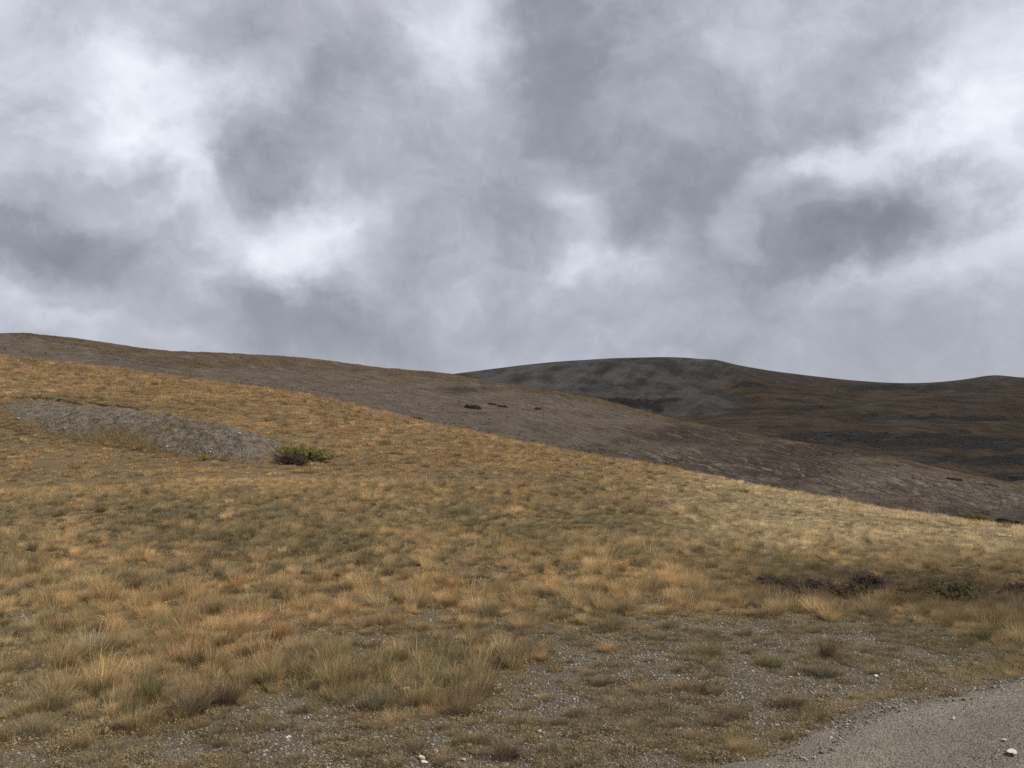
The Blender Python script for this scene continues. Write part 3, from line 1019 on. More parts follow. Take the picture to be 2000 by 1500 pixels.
add_grass(16000, 1.2, 9, low_kind, lambda n, g, u, v, x, y, r: (rng.uniform(.5, 1.15, n), rng.uniform(.45, 1.1, n)), turf=True)
add_grass(3500, 1.2, 9, bunch_kind, big)
add_grass(9000, 9, 26, low_kind, lambda n, g, u, v, x, y, r: (rng.uniform(1, 1.9, n), rng.uniform(.45, 1.1, n)), turf=True)
add_grass(4000, 9, 26, bunch_kind, big)
field = _f
x, y, z, s, zs, t, idx = [np.concatenate(q) for q in zip(*GX)]
scatter('grass', 'clump', x, y, z, s, t, idx, zs=zs)
print('grass clumps', len(x))

# ------------------------------------------------------------------ loose stones
SX = []


def add_stones(n, r0, r1, smin, smax, acc):
    x, y, z, u, v, r = field(n, r0, r1)
    g = gravel_mask(u, v, x, y); on = sstep(.05, .25, mound(x, y)); s_ = road_s(x, y)
    k = rng.uniform(0, 1, n) < acc(g, on, s_, u, v, x, y)
    x, y, z, s_ = x[k], y[k], z[k], s_[k]
    m = len(x)
    zr = np.where(s_ > 0, z + .05 * sstep(0, .35, s_) + .02 * sstep(0, .3, s_), z)
    sc = np.where(s_ > .3, .6, 1) * smin * (smax / smin) ** (rng.uniform(0, 1, m) ** np.where(s_ > .3, 6.0, 2.8))
    w = rng.uniform(0, 1, (m, 1))
    t = np.array([.16, .138, .108]) * (1 - w) + np.array([.43, .39, .32]) * w ** 1.3
    t = np.where(rng.uniform(0, 1, (m, 1)) < .06, np.array([[.55, .53, .48]]), t)
    SX.append((x, y, zr + sc * np.where(s_ > .3, -.1, .12), sc * np.where(np.hypot(x, y) > 20, .8, 1), t, rng.integers(0, 6, m)))


add_stones(210000, 3.6, 12, .0045, .016, lambda g, on, s, u, v, x, y: np.where(s > .9, .85, np.where(s > -.25, .55 + .4 * (s < .4), .4 + .6 * g)) * (.35 + .65 * sstep(-.3, .3, fbm(x / .4, y / .4, 91, 3))))
add_stones(30000, 12, 40, .012, .06, lambda g, on, s, u, v, x, y: np.where(s > 0, .3, np.maximum(on * .18, .05 + .5 * g)))
add_stones(9000, 22, 42, .015, .07, lambda g, on, s, u, v, x, y: on * (.3 + .7 * ell(u, v, 480, 870, 60, 20)))
x, y, z, s, t, idx = [np.concatenate(q) for q in zip(*SX)]
scatter('gravel_stones', 'pebble', x, y, z, s, t, idx, tilt=.35)
print('stones', len(x))

# ------------------------------------------------------------------ tufts and heath on the hills
def wmid(s, i, j):
    g = np.clip(s.masks['grassy'][i, j], 0, 1); h = np.clip(s.masks['heath'][i, j], 0, 1)
    return (.03 + .35 * g + .6 * h ** 2) * sstep(-.2, .35, fbm(s.U[i, j] / 35, s.V[i, j] / 7, 351, 4))


x, y, z, u, v, (i0, j0) = mid.sample(90000, wmid)
g = np.clip(mid.masks['grassy'][i0, j0], 0, 1)[:, None]; h = np.clip(mid.masks['heath'][i0, j0], 0, 1)[:, None]
k = rng.uniform(0, 1, (len(x), 1))
t = np.where(k < g * .8, np.array([.27, .185, .10]), np.where(k < g * .8 + h * .7, np.array([.13, .092, .064]), np.array([.22, .175, .13])))
t = t * rng.normal(1, .2, (len(x), 1)).clip(.5, 1.5)
scatter('hillside_tufts', 'heath', x, y, z - .03, rng.uniform(.2, .75, len(x)) * np.interp(np.hypot(x, y), [100, 600], [.7, 2.0]), t, rng.integers(0, 3, len(x)), zs=rng.uniform(.4, .9, len(x)))


def wmr(s, i, j):
    return np.clip(s.masks['strata'][i, j], 0, 1) * .8 + .05


x, y, z, u, v, (i0, j0) = mid.sample(26000, wmr)
w = rng.uniform(0, 1, (len(x), 1))
scatter('hillside_rocks', 'pebble', x, y, z, rng.uniform(.08, .35, len(x)) * np.interp(np.hypot(x, y), [100, 500], [.9, 2]), np.array([.12, .105, .095]) * (1 - w) + np.array([.30, .28, .26]) * w, rng.integers(0, 6, len(x)), tilt=.3)


def wfar(s, i, j):
    return np.clip(s.masks['heath'][i, j] - .35, 0, 1) * 1.4 * sstep(-.25, .3, fbm(s.U[i, j] / 30, s.V[i, j] / 4, 451, 4))


x, y, z, u, v, (i0, j0) = far.sample(42000, wfar)
t = np.where(rng.uniform(0, 1, (len(x), 1)) < .6, np.array([.036, .040, .034]), np.array([.07, .047, .034])) * rng.normal(1, .25, (len(x), 1)).clip(.4, 1.6)
scatter('valley_scrub', 'heath', x, y, z - .1, rng.uniform(1.5, 4.5, len(x)), t, rng.integers(0, 3, len(x)), zs=rng.uniform(.35, .8, len(x)))


# ------------------------------------------------------------------ named things: shrubs, tussocks, stones
def tube(p0, p1, r0, r1, k=5):
    p0, p1 = np.array(p0, float), np.array(p1, float)
    d = p1 - p0; d /= (np.linalg.norm(d) + 1e-9)
    a = np.cross(d, [0, 0, 1.0] if abs(d[2]) < .9 else [1.0, 0, 0]); a /= np.linalg.norm(a); b = np.cross(d, a)
    th = np.arange(k) / k * 2 * math.pi
    ring = np.cos(th)[:, None] * a + np.sin(th)[:, None] * b
    V = np.vstack([p0 + ring * r0, p1 + ring * r1])
    F = [[i, (i + 1) % k, k + (i + 1) % k, k + i] for i in range(k)] + [list(range(k, 2 * k))]
    return V, F


def shrub(name, base, w, dep, h, nleaf, leaf, mat_leaf, mat_stem, seed, nst=40, lobes=9, leafy=True, stemr=.008):
    g = np.random.default_rng(seed)
    root = bpy.data.objects.new(name, None); COL.objects.link(root); root.location = base
    V, F, o = [], [], 0
    tips = []
    for i in range(nst):
        a = g.uniform(0, 2 * math.pi); q = math.sqrt(g.uniform(0, 1))
        ex, ey = q * w / 2 * math.cos(a), q * dep / 2 * math.sin(a)
        top = h * math.sqrt(max(.04, 1 - q * q * .9)) * g.uniform(.55, 1.05)
        sx, sy = ex * .06, ey * .06
        sz = float(surf(np.array([base[0] + sx]), np.array([base[1] + sy]))[0]) - base[2] - .04
        ez = float(surf(np.array([base[0] + ex]), np.array([base[1] + ey]))[0]) - base[2]
        m = ((sx + ex) / 2 + g.normal(0, .04), (sy + ey) / 2 + g.normal(0, .04), (sz + ez + top) / 2)
        e = (ex, ey, ez + top)
        for p0, p1, r0, r1 in ((( sx, sy, sz), m, stemr, stemr * .7), (m, e, stemr * .7, stemr * .3)):
            v, f = tube(p0, p1, r0, r1); V.append(v); F += [[z_ + o for z_ in ff] for ff in f]; o += len(v)
        for _ in range(5 if leafy else 9):
            tt = g.uniform(.2, 1)
            p = np.array(m) * (1 - tt) + np.array(e) * tt
            d = np.array([g.normal(0, 1), g.normal(0, 1), g.uniform(.2, 1.4)]); d /= np.linalg.norm(d)
            p2 = p + d * h * g.uniform(.12, .32)
            v, f = tube(p, p2, stemr * .4, stemr * .15, 3); V.append(v); F += [[z_ + o for z_ in ff] for ff in f]; o += len(v)
            tips.append((p, p2))
    mesh_obj('stems', np.vstack(V), F, mat_stem, root)
    P0 = np.array([t_[0] for t_ in tips]); P1 = np.array([t_[1] for t_ in tips])
    i = g.integers(0, len(P0), nleaf); q = g.uniform(.1, 1.1, (nleaf, 1))
    c = P0[i] * (1 - q) + P1[i] * q + g.normal(0, leaf * .9, (nleaf, 3))
    d1 = g.normal(0, 1, (nleaf, 3)) + [0, 0, .6]; d1 /= np.linalg.norm(d1, axis=1)[:, None]
    d2 = np.cross(d1, g.normal(0, 1, (nleaf, 3))); d2 /= np.linalg.norm(d2, axis=1)[:, None]
    l = leaf * g.uniform(.6, 1.4, (nleaf, 1))
    VL = np.stack([c - d1 * l, c + d2 * l * .38, c + d1 * l, c - d2 * l * .38], 1).reshape(-1, 3)
    rn = np.repeat(g.uniform(0, 1, nleaf), 4)
    mesh_obj('foliage', VL, np.arange(4 * nleaf).reshape(-1, 4), mat_leaf, root, attrs={'rnd': ('FLOAT', rn), 'along': ('FLOAT', np.full(4 * nleaf, .6))})
    return root


M_WILLOW = blade_material('willow_leaf', .35, ((.20, .18, .07), (.31, .275, .11)))
M_YELLOW = blade_material('yellow_leaf', .35, ((.30, .20, .03), (.36, .27, .06)))
M_DEAD = blade_material('dead_leaf', .15, ((.065, .052, .044), (.12, .096, .078)))
M_DGREEN = blade_material('dark_leaf', .2, ((.06, .058, .032), (.11, .098, .055)))
M_RUST = blade_material('rust_leaf', .25, ((.095, .07, .043), (.16, .12, .072)))
M_OLIVE = blade_material('olive_leaf', .3, ((.095, .085, .05), (.16, .138, .08)))
M_HEATH = blade_material('heath_leaf', .3, ((.17, .12, .075), (.28, .20, .125)))
M_STEM, _t, _o = material('stem_bark'); finish(_t, _o, _t.mix(_t.noise(_t.new('ShaderNodeNewGeometry').outputs['Position'], 20), (.05, .035, .028), (.12, .09, .07)))


def place(u, v, mn=False):
    x, y, z = hit(u, v)
    return x, y, float(surf(np.array([x]), np.array([y]))[0])


def px(y, n):
    return n * y / FPX


b = place(590, 905)
tag(shrub('willow_shrub', (b[0], b[1] + .55, float(surf(np.array([b[0]]), np.array([b[1] + .55]))[0])), px(b[1], 128), 1.1, px(b[1], 32), 15000, .026, M_WILLOW, M_STEM, 1, 120),
    'yellow-green leafy low willow shrub at the right end of the grey shingle bank', 'shrub')
b = place(566, 908)
tag(shrub('bare_shrub', (b[0], b[1] + .1, b[2]), px(b[1], 72), .5, px(b[1], 22), 9000, .016, M_DEAD, M_STEM, 2, 130, leafy=False, stemr=.006),
    'dark purplish bare twiggy shrub just in front of the green willow shrub', 'shrub')
b = place(396, 900)
tag(shrub('yellow_shrub', b, px(b[1], 32), .4, px(b[1], 13), 1500, .014, M_YELLOW, M_STEM, 3, 24),
    'tiny bright yellow shrub at the foot of the shingle bank', 'shrub')
b = place(112, 786)
tag(shrub('dark_shrub', b, px(b[1], 130), 1.2, px(b[1], 6), 2200, .03, M_DGREEN, M_STEM, 4, 50), 'dark green mat of low shrub in golden grass above the bank, at far left', 'shrub')
b = place(222, 796)
tag(shrub('dark_shrub', b, px(b[1], 130), 1.0, px(b[1], 5), 1800, .03, M_DGREEN, M_STEM, 5, 50), 'dark olive strip of low shrub right behind the crest of the shingle bank', 'shrub')
b = place(690, 783)
tag(shrub('dark_shrub', b, px(b[1], 90), .9, px(b[1], 7), 3000, .04, M_DGREEN, M_STEM, 6, 40), 'olive low shrub mat near the top edge of the golden slope, left of centre', 'shrub')
# shrubs in the hollow at the right
hol = [(1520, 1146, 60, 15, M_DEAD, 'dark brown dead shrub at the left end of the hollow'),
       (1585, 1162, 80, 26, M_DEAD, 'broad blackish dead shrub in the hollow, second from its left end'),
       (1650, 1172, 80, 30, M_RUST, 'dark rust-brown shrub in the middle of the hollow'),
       (1698, 1160, 60, 32, M_DEAD, 'upright dark shrub in the hollow behind two round golden tufts'),
       (1775, 1180, 90, 28, M_RUST, 'wide reddish-brown shrub in the right half of the hollow'),
       (1860, 1172, 110, 34, M_OLIVE, 'olive-grey tall shrub thicket right of the hollow'),
       (1985, 1165, 45, 20, M_DEAD, 'small dark shrub at the right picture edge beside the olive thicket'),
       (1480, 1196, 40, 12, M_RUST, 'low brown shrub on the near lip of the hollow')]
for i, (u, v, w, h, m, lab) in enumerate(hol):
    b = place(u, v)
    tag(shrub('dead_shrub' if m is M_DEAD else 'low_shrub', b, px(b[1], w) * 1.45, px(b[1], w) * 1.0, px(b[1], h) * 1.1, 7000, .015, m, M_STEM, 20 + i, 90, leafy=(m is not M_DEAD), stemr=.004), lab, 'shrub', 'shrubs in the hollow at the right')
# willows behind the ridge at the far right
def hill_place(sheet, u, v):
    k = np.argmin((sheet.U[:sheet.nrow] - u) ** 2 + ((sheet.V[:sheet.nrow] - v) * 3) ** 2)
    i, j = np.unravel_index(k, sheet.U[:sheet.nrow].shape)
    return float(sheet.X[i, j]), float(sheet.Y[i, j]), float(sheet.Z[i, j])


def hill_shrub(name, sheet, u, v, w, h, mat, seed, n=1600):
    b = hill_place(sheet, u, v)
    g = np.random.default_rng(seed)
    root = bpy.data.objects.new(name, None); COL.objects.link(root); root.location = b
    W, Hh = px(b[1], w), px(b[1], h)
    lob = [(g.uniform(-.4, .4) * W, g.uniform(-.3, .3) * W * .6, g.uniform(.12, .28) * W, g.uniform(.6, 1)) for _ in range(7)]
    sx, sy = slope(sheet, b)
    C = []
    for lx, ly, lr, lh in lob:
        m = n // 7
        d = g.normal(0, 1, (m, 3)); d /= np.linalg.norm(d, axis=1)[:, None]; d[:, 2] = abs(d[:, 2])
        q = g.uniform(.6, 1, (m, 1)) ** .5
        c = d * q * np.array([lr, lr * .8, Hh * lh]) + [lx, ly, 0]
        c[:, 2] += c[:, 0] * sx + c[:, 1] * sy
        C.append(c)
    c = np.vstack(C); n = len(c)
    leaf = max(.05, W * .035)
    d1 = g.normal(0, 1, (n, 3)); d1 /= np.linalg.norm(d1, axis=1)[:, None]
    d2 = np.cross(d1, g.normal(0, 1, (n, 3))); d2 /= np.linalg.norm(d2, axis=1)[:, None]
    l = leaf * g.uniform(.6, 1.4, (n, 1))
    VL = np.stack([c - d1 * l, c + d2 * l * .6, c + d1 * l, c - d2 * l * .6], 1).reshape(-1, 3)
    mesh_obj('foliage', VL, np.arange(4 * n).reshape(-1, 4), mat, root, attrs={'rnd': ('FLOAT', np.repeat(g.uniform(0, 1, n), 4)), 'along': ('FLOAT', np.full(4 * n, .6))})
    V, F, o = [], [], 0
    for lx, ly, lr, lh in lob:
        for _ in range(3):
            e = (lx + g.normal(0, lr * .4), ly + g.normal(0, lr * .3), Hh * lh * .9 + lx * sx + ly * sy)
            v_, f_ = tube((lx * .1, ly * .1, lx * .1 * sx + ly * .1 * sy - .1), e, leaf * .12, leaf * .05, 4); V.append(v_); F += [[q + o for q in ff] for ff in f_]; o += len(v_)
    mesh_obj('stems', np.vstack(V), F, M_STEM, root)
    return root


def slope(sheet, b):
    k = np.argmin((sheet.X - b[0]) ** 2 + (sheet.Y - b[1]) ** 2)
    i, j = np.unravel_index(k, sheet.X.shape)
    i = min(max(i, 4), sheet.nrow - 5); j = min(max(j, 4), sheet.X.shape[1] - 5)
    A = []
    for di, dj in ((4, 0), (-4, 0), (0, 4), (0, -4)):
        A.append((sheet.X[i + di, j + dj] - sheet.X[i, j], sheet.Y[i + di, j + dj] - sheet.Y[i, j], sheet.Z[i + di, j + dj] - sheet.Z[i, j]))
    A = np.array(A)
    s, *_ = np.linalg.lstsq(A[:, :2], A[:, 2], rcond=None)
    return float(s[0]), float(s[1])


hs = [(918, 799, 44, 7, M_HEATH, 'largest brown heath clump on the grey slope below the saddle'),
      (960, 793, 22, 3.5, M_HEATH, 'thin brown heath clump just right of the largest brown clump'),
      (982, 797, 26, 4, M_HEATH, 'small brown heath clump, second to the right of the largest clump'),
      (1052, 801, 28, 4, M_HEATH, 'brown heath clump apart on the grey slope, right of the clump row'),
      (815, 819, 26, 4, M_HEATH, 'brown heath clump on the grey slope close above the golden ridge'),
      (1865, 940, 36, 3.5, M_HEATH, 'brown rounded shrub on the right-hand shoulder of the grey hill'),
      (1935, 950, 44, 2.5, M_HEATH, 'long brown shrub low on the shoulder at right, beside the rounded one'),
      (1905, 1022, 70, 9, M_YELLOW, 'yellow-green willow strip behind the pale ridge at far right'),
      (1965, 1031, 80, 9, M_DGREEN, 'dark olive willow strip behind the pale ridge at the right edge')]
for i, (u, v, w, h, m, lab) in enumerate(hs):
    tag(hill_shrub('heath_clump' if i < 5 else 'distant_shrub', mid, u, v, w * .8, h * (1.25 if i < 7 else .8), m, 60 + i), lab, 'shrub')

# tussocks that stand out
M_T = {}


def tuss_mat(key, c):
    if key not in M_T:
        M_T[key] = blade_material('tussock_' + key, .35, (tuple(c * .85), tuple(c * 1.15)))
    return M_T[key]


TU = [(180, 1290, 58, 62, 'straw', STRAW * .9, 'fluffy pale straw tussock standing alone in olive grass at left'),
      (290, 1375, 60, 62, 'olive', OLIVE, 'dark olive-brown bushy tussock at lower left, left one of a pair'),
      (375, 1395, 85, 66, 'brown', BROWN * 1.25, 'wide brown tussock with rust top at lower left, right one of a pair'),
      (435, 1378, 55, 55, 'brown', BROWN * 1.25, 'narrow brown tussock close behind the wide rust-topped pair'),
      (372, 1165, 46, 46, 'gold', GOLD, 'golden round tussock with dark base, left of centre'),
      (285, 1140, 42, 36, 'gold', GOLD, 'small golden tussock with dark green foot in the left field'),
      (545, 1252, 34, 50, 'orange', ORANGE * 1.1, 'upright orange tussock at the edge of the stony gap, left of centre'),
      (120, 1232, 40, 34, 'orange', ORANGE * 1.1, 'low orange tussock near the left edge below tall white grasses'),
      (1022, 1228, 52, 38, 'gold', GOLD, 'golden tussock with black shadowed foot beside the bare stones, centre'),
      (978, 1285, 40, 42, 'straw', STRAW * .75, 'pale bristly tussock on the gravel right of the olive grass tongue'),
      (1060, 1292, 28, 30, 'gold', GOLD, 'small yellow tussock on bare gravel, right of the pale bristly one'),
      (1185, 1275, 36, 34, 'gold', GOLD, 'yellow-tipped small tussock on grey gravel, right of centre'),
      (730, 1390, 58, 52, 'grey', GREY, 'grey-tan tussock with dark foot at the lower edge of the olive tongue'),
      (985, 1480, 64, 52, 'brown', BROWN * 1.2, 'brown tussock at the bottom edge right of the white slab stones'),
      (1125, 1400, 40, 30, 'grey', GREY, 'low grey-brown tuft on gravel near the bottom, centre right'),
      (1615, 1285, 36, 55, 'brown', BROWN * 1.3, 'tall narrow brown tuft alone on grey gravel at right'),
      (1505, 1300, 64, 36, 'olive', OLIVE * .8, 'broad dark olive tuft on gravel left of the tall narrow brown tuft'),
      (1380, 1280, 70, 40, 'olive', OLIVE * .8, 'double olive tuft on gravel at the edge of the golden grass'),
      (1610, 1320, 60, 40, 'grey', GREY, 'grey fuzzy tuft in front of the tall narrow brown tuft'),
      (1545, 1380, 60, 36, 'brown', BROWN, 'dark brown flat tussock between gravel and the road verge'),
      (1712, 1132, 26, 22, 'gold', GOLD * 1.1, 'round golden tuft on dark shrubs in the hollow, right one'),
      (1638, 1150, 20, 16, 'gold', GOLD * 1.1, 'small round golden tuft in front of dark shrubs, left one in the hollow'),
      (1722, 1172, 26, 20, 'gold', GOLD * 1.1, 'golden tuft at the near side of the hollow below the round one'),
      (1360, 1352, 52, 34, 'brown', BROWN * .8, 'blackish-brown matted tuft in the middle of the grey gravel'),
      (905, 1455, 44, 30, 'olive', OLIVE * .8, 'small dark tuft just right of and above the white slab stones')]
for i, (u, v, w, h, key, c, lab) in enumerate(TU):
    b = place(u, v)
    wr, hr = px(b[1], w) * .92, px(b[1], h) * .92
    ong = float(gravel_mask(np.array([float(u)]), np.array([float(v)]), np.array([b[0]]), np.array([b[1]]))[0])
    hr *= 1 - .3 * ong
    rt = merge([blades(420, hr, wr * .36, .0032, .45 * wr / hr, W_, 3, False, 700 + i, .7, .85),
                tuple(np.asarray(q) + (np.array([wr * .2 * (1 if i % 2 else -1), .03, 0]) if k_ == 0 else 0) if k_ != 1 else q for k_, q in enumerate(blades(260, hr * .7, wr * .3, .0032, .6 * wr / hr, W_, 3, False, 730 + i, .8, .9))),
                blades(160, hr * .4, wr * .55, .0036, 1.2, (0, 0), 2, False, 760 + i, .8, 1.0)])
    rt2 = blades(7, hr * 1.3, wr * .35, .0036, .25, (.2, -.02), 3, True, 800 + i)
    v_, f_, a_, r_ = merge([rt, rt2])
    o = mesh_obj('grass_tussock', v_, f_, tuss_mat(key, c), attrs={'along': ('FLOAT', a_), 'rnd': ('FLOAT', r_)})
    o.location = (b[0], b[1], b[2] - .01)
    tag(o, lab, 'tussock', 'tussocks that stand out in the near grass')

# stones that stand out
M_S = stone_material('slab_stone', False, (.52, .49, .43)); M_S2 = stone_material('tan_stone', False, (.40, .31, .20)); M_S3 = stone_material('grey_stone', False, (.33, .31, .28))
ST = [(830, 1471, 21, .5, M_S, 'white slab stone at the bottom edge, uppermost of a tight group of three'),
      (824, 1482, 17, .45, M_S, 'white slab stone, middle one of the tight group of three'),
      (827, 1491, 16, .45, M_S, 'white slab stone, lowest of the tight group of three at the bottom edge'),
      (852, 1470, 10, .9, M_S, 'small pointed white stone just right of the three slabs'),
      (752, 1492, 16, .5, M_S, 'white stone at the bottom edge left of the three slabs'),
      (729, 1478, 8, .7, M_S, 'small whitish stone above the bottom-edge stone, left of the slabs'),
      (882, 1497, 13, .5, M_S, 'white stone half out of the frame right of the three slabs'),
      (905, 1486, 12, .5, M_S2, 'cream rounded stone right of the slabs below a dark tuft'),
      (850, 1438, 9, .7, M_S2, 'yellowish stone above the three slabs at the foot of a dark tuft'),
      (1054, 1431, 10, .7, M_S2, 'single tan stone on grey gravel, bottom centre'),
      (661, 1249, 6, .8, M_S, 'lone small white stone in grass at the left of the stony gap'),
      (80, 1318, 10, .5, M_S, 'pale flat stone between tussocks at far left'),
      (460, 1427, 9, .7, M_S, 'white stone below the wide brown tussock at lower left'),
      (505, 1400, 10, .6, M_S3, 'pale grey stone right of the wide brown tussock'),
      (1710, 1322, 10, .6, M_S, 'whitish stone on gravel in front of the road verge, right'),
      (1862, 1425, 9, .6, M_S, 'pale stone lying on the gravel road near its edge'),
      (1975, 1493, 22, .2, M_S, 'flat white stone on the road in the bottom right corner'),
      (1962, 1468, 9, .5, M_S, 'small white stone on the road above the flat corner stone'),
      (468, 847, 6, .7, M_S, 'brightest white stone on the upper right part of the shingle bank'),
      (450, 851, 4, .7, M_S, 'small white stone left of the brightest one on the shingle bank'),
      (411, 883, 5, .6, M_S, 'white stone at the foot of the shingle bank above the yellow shrub'),
      (326, 873, 5, .6, M_S, 'whitish stone at the foot of the shingle bank, left of the yellow shrub')]
for i, (u, v, w, fl, m, lab) in enumerate(ST):
    x_, y_, z_ = hit(u, v)
    xx, yy = np.array([x_]), np.array([y_])
    if u < 600 and v < 910:                                   # on the bank: march against the bank itself
        dx, dy, dz_ = ray(u, v); dd = np.linspace(20, 40, 2500)
        X, Y = dx * dd / dy, dd; Z = CAM_Z + dz_ * dd / dy
        k = np.argmax(Z < surf(X, Y)); xx, yy = X[k:k + 1], Y[k:k + 1]
    s_ = float(road_s(xx, yy)[0])
    zz = float(surf(xx, yy)[0]) + (.07 if s_ > .35 else 0)
    V, F = rockmesh(900 + i, fl, 3, 9)
    r = px(float(yy[0]), w) / 2
    o = mesh_obj('loose_stone', V * r, F, m)
    o.location = (float(xx[0]), float(yy[0]), zz + r * fl * .45)
    o.rotation_euler = (random.uniform(-.15, .15), random.uniform(-.15, .15), random.uniform(-.5, .5))
    tag(o, lab, 'stone', 'pale stones that stand out')

# ------------------------------------------------------------------ light
SUN_AZ, SUN_EL = R(105), R(47)        # azimuth from the view direction, clockwise
sd = bpy.data.lights.new('sun', 'SUN'); sd.energy = 5.0; sd.angle = R(1.5); sd.color = (1, .93, .81)
so = bpy.data.objects.new('sun', sd); COL.objects.link(so)
so.rotation_euler = (R(90) - SUN_EL, 0, -SUN_AZ + math.pi)

# a bank of cloud off to the right, above the frame: it shades the hills while sun still reaches the near grass
m, t, out = material('cloud_vapour')
d_ = t.new('ShaderNodeBsdfDiffuse'); d_.inputs[0].default_value = (.85, .87, .92, 1)
tr_ = t.new('ShaderNodeBsdfTranslucent'); tr_.inputs[0].default_value = (.85, .87, .92, 1)
mx_s = t.new('ShaderNodeMixShader'); mx_s.inputs[0].default_value = .25
t.l.new(d_.outputs[0], mx_s.inputs[1]); t.l.new(tr_.outputs[0], mx_s.inputs[2]); t.l.new(mx_s.outputs[0], out.inputs[0])
CA = 1800.0
offx, offy = CA / math.tan(SUN_EL) * math.sin(SUN_AZ), CA / math.tan(SUN_EL) * math.cos(SUN_AZ)
cnx, cny = 120, 110
qx, qy = np.meshgrid(np.linspace(0, 1, cnx), np.linspace(0, 1, cny))
cx_ = offx - 800 + qx * 5000 + 60 * fbm(qy * 9, qx * 2, 601, 3)
cy_ = offy + 78 + qy * 3050 + 28 * (1 - qy) * fbm(qx * 14, qy * 2, 603, 3)
edge = np.minimum(np.minimum(qx, 1 - qx), np.minimum(qy * 1.6, 1 - qy)) / .12
th = np.clip(edge, 0, 1) ** .5
cz1 = CA + 500 * th * (.6 + .5 * fbm(qx * 12, qy * 9, 605, 5)); cz0 = CA - 110 * th * (.7 + .6 * fbm(qx * 16, qy * 12, 607, 5)) - 1
cv_ = np.vstack([np.c_[cx_.ravel(), cy_.ravel(), cz1.ravel()], np.c_[cx_.ravel(), cy_.ravel(), cz0.ravel()]])
f1_ = grid_faces(cny, cnx); f2_ = grid_faces(cny, cnx)[:, ::-1] + cnx * cny
bd_ = [j for j in range(cnx)] + [i * cnx + cnx - 1 for i in range(1, cny)] + [(cny - 1) * cnx + j for j in range(cnx - 2, -1, -1)] + [i * cnx for i in range(cny - 2, 0, -1)]
K = cnx * cny
sk_ = np.array([[bd_[i], bd_[(i + 1) % len(bd_)], bd_[(i + 1) % len(bd_)] + K, bd_[i] + K] for i in range(len(bd_))])
tag(mesh_obj('cloud', cv_, np.vstack([f1_, f2_, sk_]), m, smooth=True), kind='structure')

w = bpy.data.worlds.new('World'); scene.world = w; w.use_nodes = True
w.node_tree.nodes.clear()
t = NT(w.node_tree)
wo = t.new('ShaderNodeOutputWorld'); bg = t.new('ShaderNodeBackground')
sky = t.new('ShaderNodeTexSky', sky_type='NISHITA', sun_disc=False, sun_elevation=SUN_EL, sun_rotation=SUN_AZ)
D_ = t.new('ShaderNodeTexCoord').outputs['Generated']


def vmath(op, a, b=None):
    n = t.new('ShaderNodeVectorMath', operation=op)
    t.put(n.inputs[0], a)
    if b is not None: t.put(n.inputs[1], b)
    return n


def noisevec(vec, scale, detail, rough, amp):
    n = t.noise(vec, scale, detail, rough, 0, 1)
    return vmath('MULTIPLY', vmath('SUBTRACT', n, (.5, .5, .5)).outputs[0], (amp, amp, amp)).outputs[0]


wrp = vmath('ADD', D_, noisevec(D_, 3.2, 4, .6, .20)).outputs[0]
wrp = vmath('ADD', wrp, noisevec(D_, 9, 6, .62, .11)).outputs[0]
BL = [  # u, v, ru, rv, strength: bright gaps and dark cloud bellies
    (215, 160, 70, 75, .42), (200, 280, 80, 60, .30), (360, 340, 50, 60, .48), (570, 460, 90, 75, .46), (605, 505, 60, 55, .26), (440, 130, 100, 45, .22), (260, 60, 55, 100, .25),
    (920, 120, 100, 140, .42), (965, 50, 45, 70, .2), (5, 5, 80, 70, .38), (15, 240, 60, 90, .22), (20, 570, 70, 45, .36), (350, 235, 80, 45, .28), (735, 255, 70, 45, .12), (640, 400, 60, 50, .10),
    (870, 620, 55, 60, .16), (200, 400, 140, 30, .18), (130, 640, 70, 22, .3), (420, 560, 80, 40, .1),
    (80, 110, 90, 80, -.20), (550, 285, 120, 75, -.27), (500, 370, 60, 60, -.34), (700, 160, 160, 90, -.30), (790, 190, 120, 60, -.2), (430, 45, 90, 60, -.14), (50, 460, 130, 60, -.27), (150, 495, 100, 45, -.2),
    (300, 570, 140, 60, -.22), (230, 350, 80, 40, -.16), (720, 640, 200, 60, -.46), (540, 640, 200, 45, -.2), (900, 360, 150, 150, -.22), (940, 540, 90, 60, -.08), (800, 520, 70, 80, -.12),
    (1080, 80, 120, 100, -.30), (1110, 180, 140, 110, -.26), (1230, 330, 250, 110, -.42), (1250, 60, 260, 90, -.10), (1150, 190, 240, 170, -.10), (1320, 440, 100, 75, -.42), (1480, 285, 130, 60, -.36), (1000, 470, 90, 130, -.26), (1620, 460, 120, 85, -.38),
    (1560, 530, 190, 70, -.30), (1800, 395, 80, 75, -.32), (1740, 480, 90, 50, -.26), (1720, 150, 70, 100, -.20), (1400, 590, 160, 60, -.28), (1530, 620, 120, 40, -.22), (1330, 690, 220, 32, -.14),
    (1650, 690, 300, 60, -.26), (1060, 640, 120, 60, -.15),
    (1008, 80, 26, 90, .18), (1160, 400, 60, 65, .24), (1190, 525, 120, 60, .16), (1540, 345, 75, 34, .34), (1445, 450, 50, 40, .20), (1610, 305, 110, 32, .22), (1500, 55, 140, 70, .26), (1910, 110, 130, 130, .52),
    (1900, 255, 130, 70, .28), (1985, 410, 70, 90, .32), (1700, 325, 60, 45, .22), (1640, 590, 70, 30, .18), (1450, 660, 60, 26, .15), (1250, 240, 60, 40, .1), (1900, 560, 120, 60, .12)]
acc = None
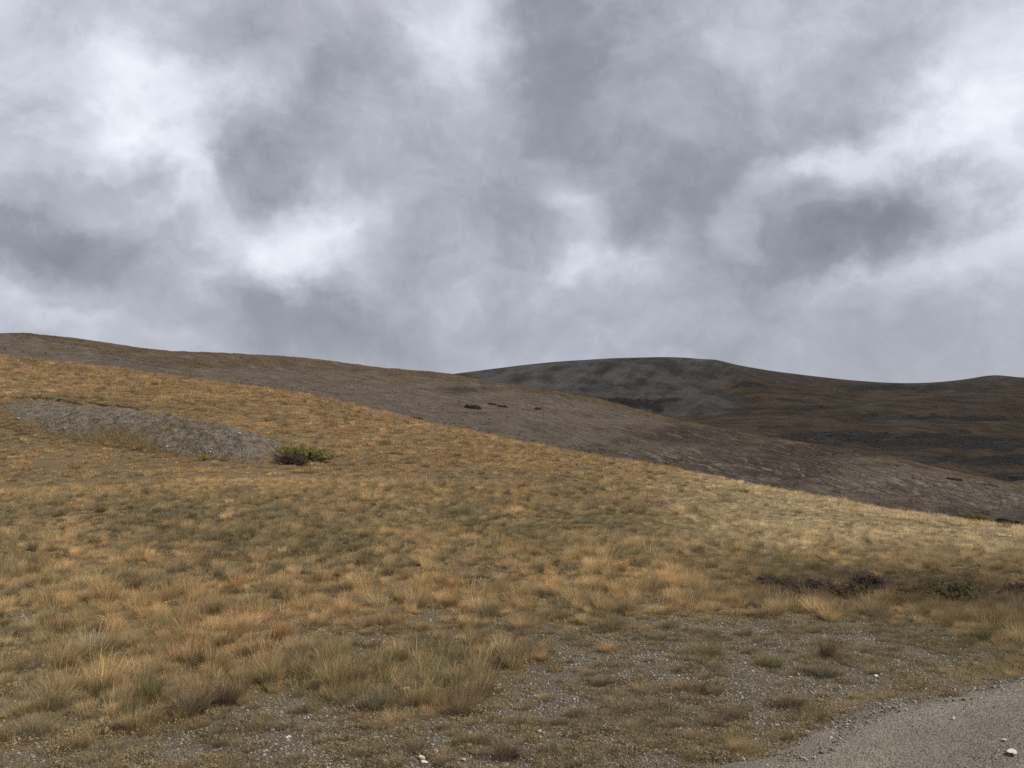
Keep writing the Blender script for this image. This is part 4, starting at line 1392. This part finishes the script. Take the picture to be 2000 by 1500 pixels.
for (u, v, ru, rv, k) in BL:
    dx, dy, dz_ = ray(u, v); ln = math.sqrt(dx * dx + dy * dy + dz_ * dz_)
    c = (dx / ln, dy / ln, dz_ / ln)
    q = vmath('SUBTRACT', wrp, c).outputs[0]
    sx_, sz_ = FPX / (ru * 1.75), FPX / (rv * 1.75)
    q = vmath('MULTIPLY', q, (sx_, min(sx_, sz_) * .6, sz_)).outputs[0]
    ln_ = vmath('LENGTH', q).outputs['Value']
    r_ = t.rng(ln_, 0, 1, k * .80, 0)
    acc = r_ if acc is None else t.math('ADD', acc, r_)
# billows: flattened toward the horizon
sepd = t.new('ShaderNodeSeparateXYZ'); t.put(sepd.inputs[0], D_)
mpv = t.mapping(wrp, (1, 1, 1.5))
f1 = t.noise(mpv, 4.5, 10, .58, .2); f2 = t.noise(t.mapping(D_, (1, 1, 1.3)), 11, 9, .62, .5)
acc = t.math('ADD', acc, t.math('MULTIPLY', t.math('SUBTRACT', f1, .5), .95))
rg = t.math('ABSOLUTE', t.math('SUBTRACT', t.noise(t.mapping(wrp, (1, 1, 1.6)), 5.5, 8, .6, .3), .5))
acc = t.math('ADD', acc, t.math('MULTIPLY', t.math('SUBTRACT', f2, .5), .50))
acc = t.math('ADD', acc, t.math('MULTIPLY', t.math('SUBTRACT', .11, rg), .55))
acc = t.math('ADD', acc, .47)
acc = t.math('ADD', t.math('MULTIPLY', acc, .82), .125)
ramp = t.new('ShaderNodeValToRGB')
cr = ramp.color_ramp
cr.interpolation = 'LINEAR'
cr.elements[0].position = 0.0; cr.elements[0].color = (.215, .23, .262, 1)
cr.elements[1].position = 1.0; cr.elements[1].color = (.93, .95, 1.0, 1)
for p, c in ((.22, (.29, .307, .345)), (.5, (.465, .478, .545)), (.78, (.70, .73, .81))):
    e = cr.elements.new(p); e.color = (*c, 1)
t.put(ramp.inputs[0], acc)
hz = t.rng(sepd.outputs[2], 0.04, .24, .5, 0)
cloud = t.mix(hz, ramp.outputs[0], (.335, .352, .41))
sk = vmath('SCALE', sky.outputs[0]); sk.inputs['Scale'].default_value = .10
fin = t.mix(.93, sk.outputs[0], cloud)
t.put(bg.inputs[0], fin); bg.inputs[1].default_value = 1.0
t.l.new(bg.outputs[0], wo.inputs[0])
w.cycles.sampling_method = 'MANUAL'; w.cycles.sample_map_resolution = 512

scene.view_settings.view_transform = 'Standard'; scene.view_settings.look = 'None'
scene.view_settings.exposure = .1; scene.view_settings.gamma = 1
scene.cycles.max_bounces = 5; scene.cycles.diffuse_bounces = 3; scene.cycles.transmission_bounces = 3
scene.cycles.use_denoising = False
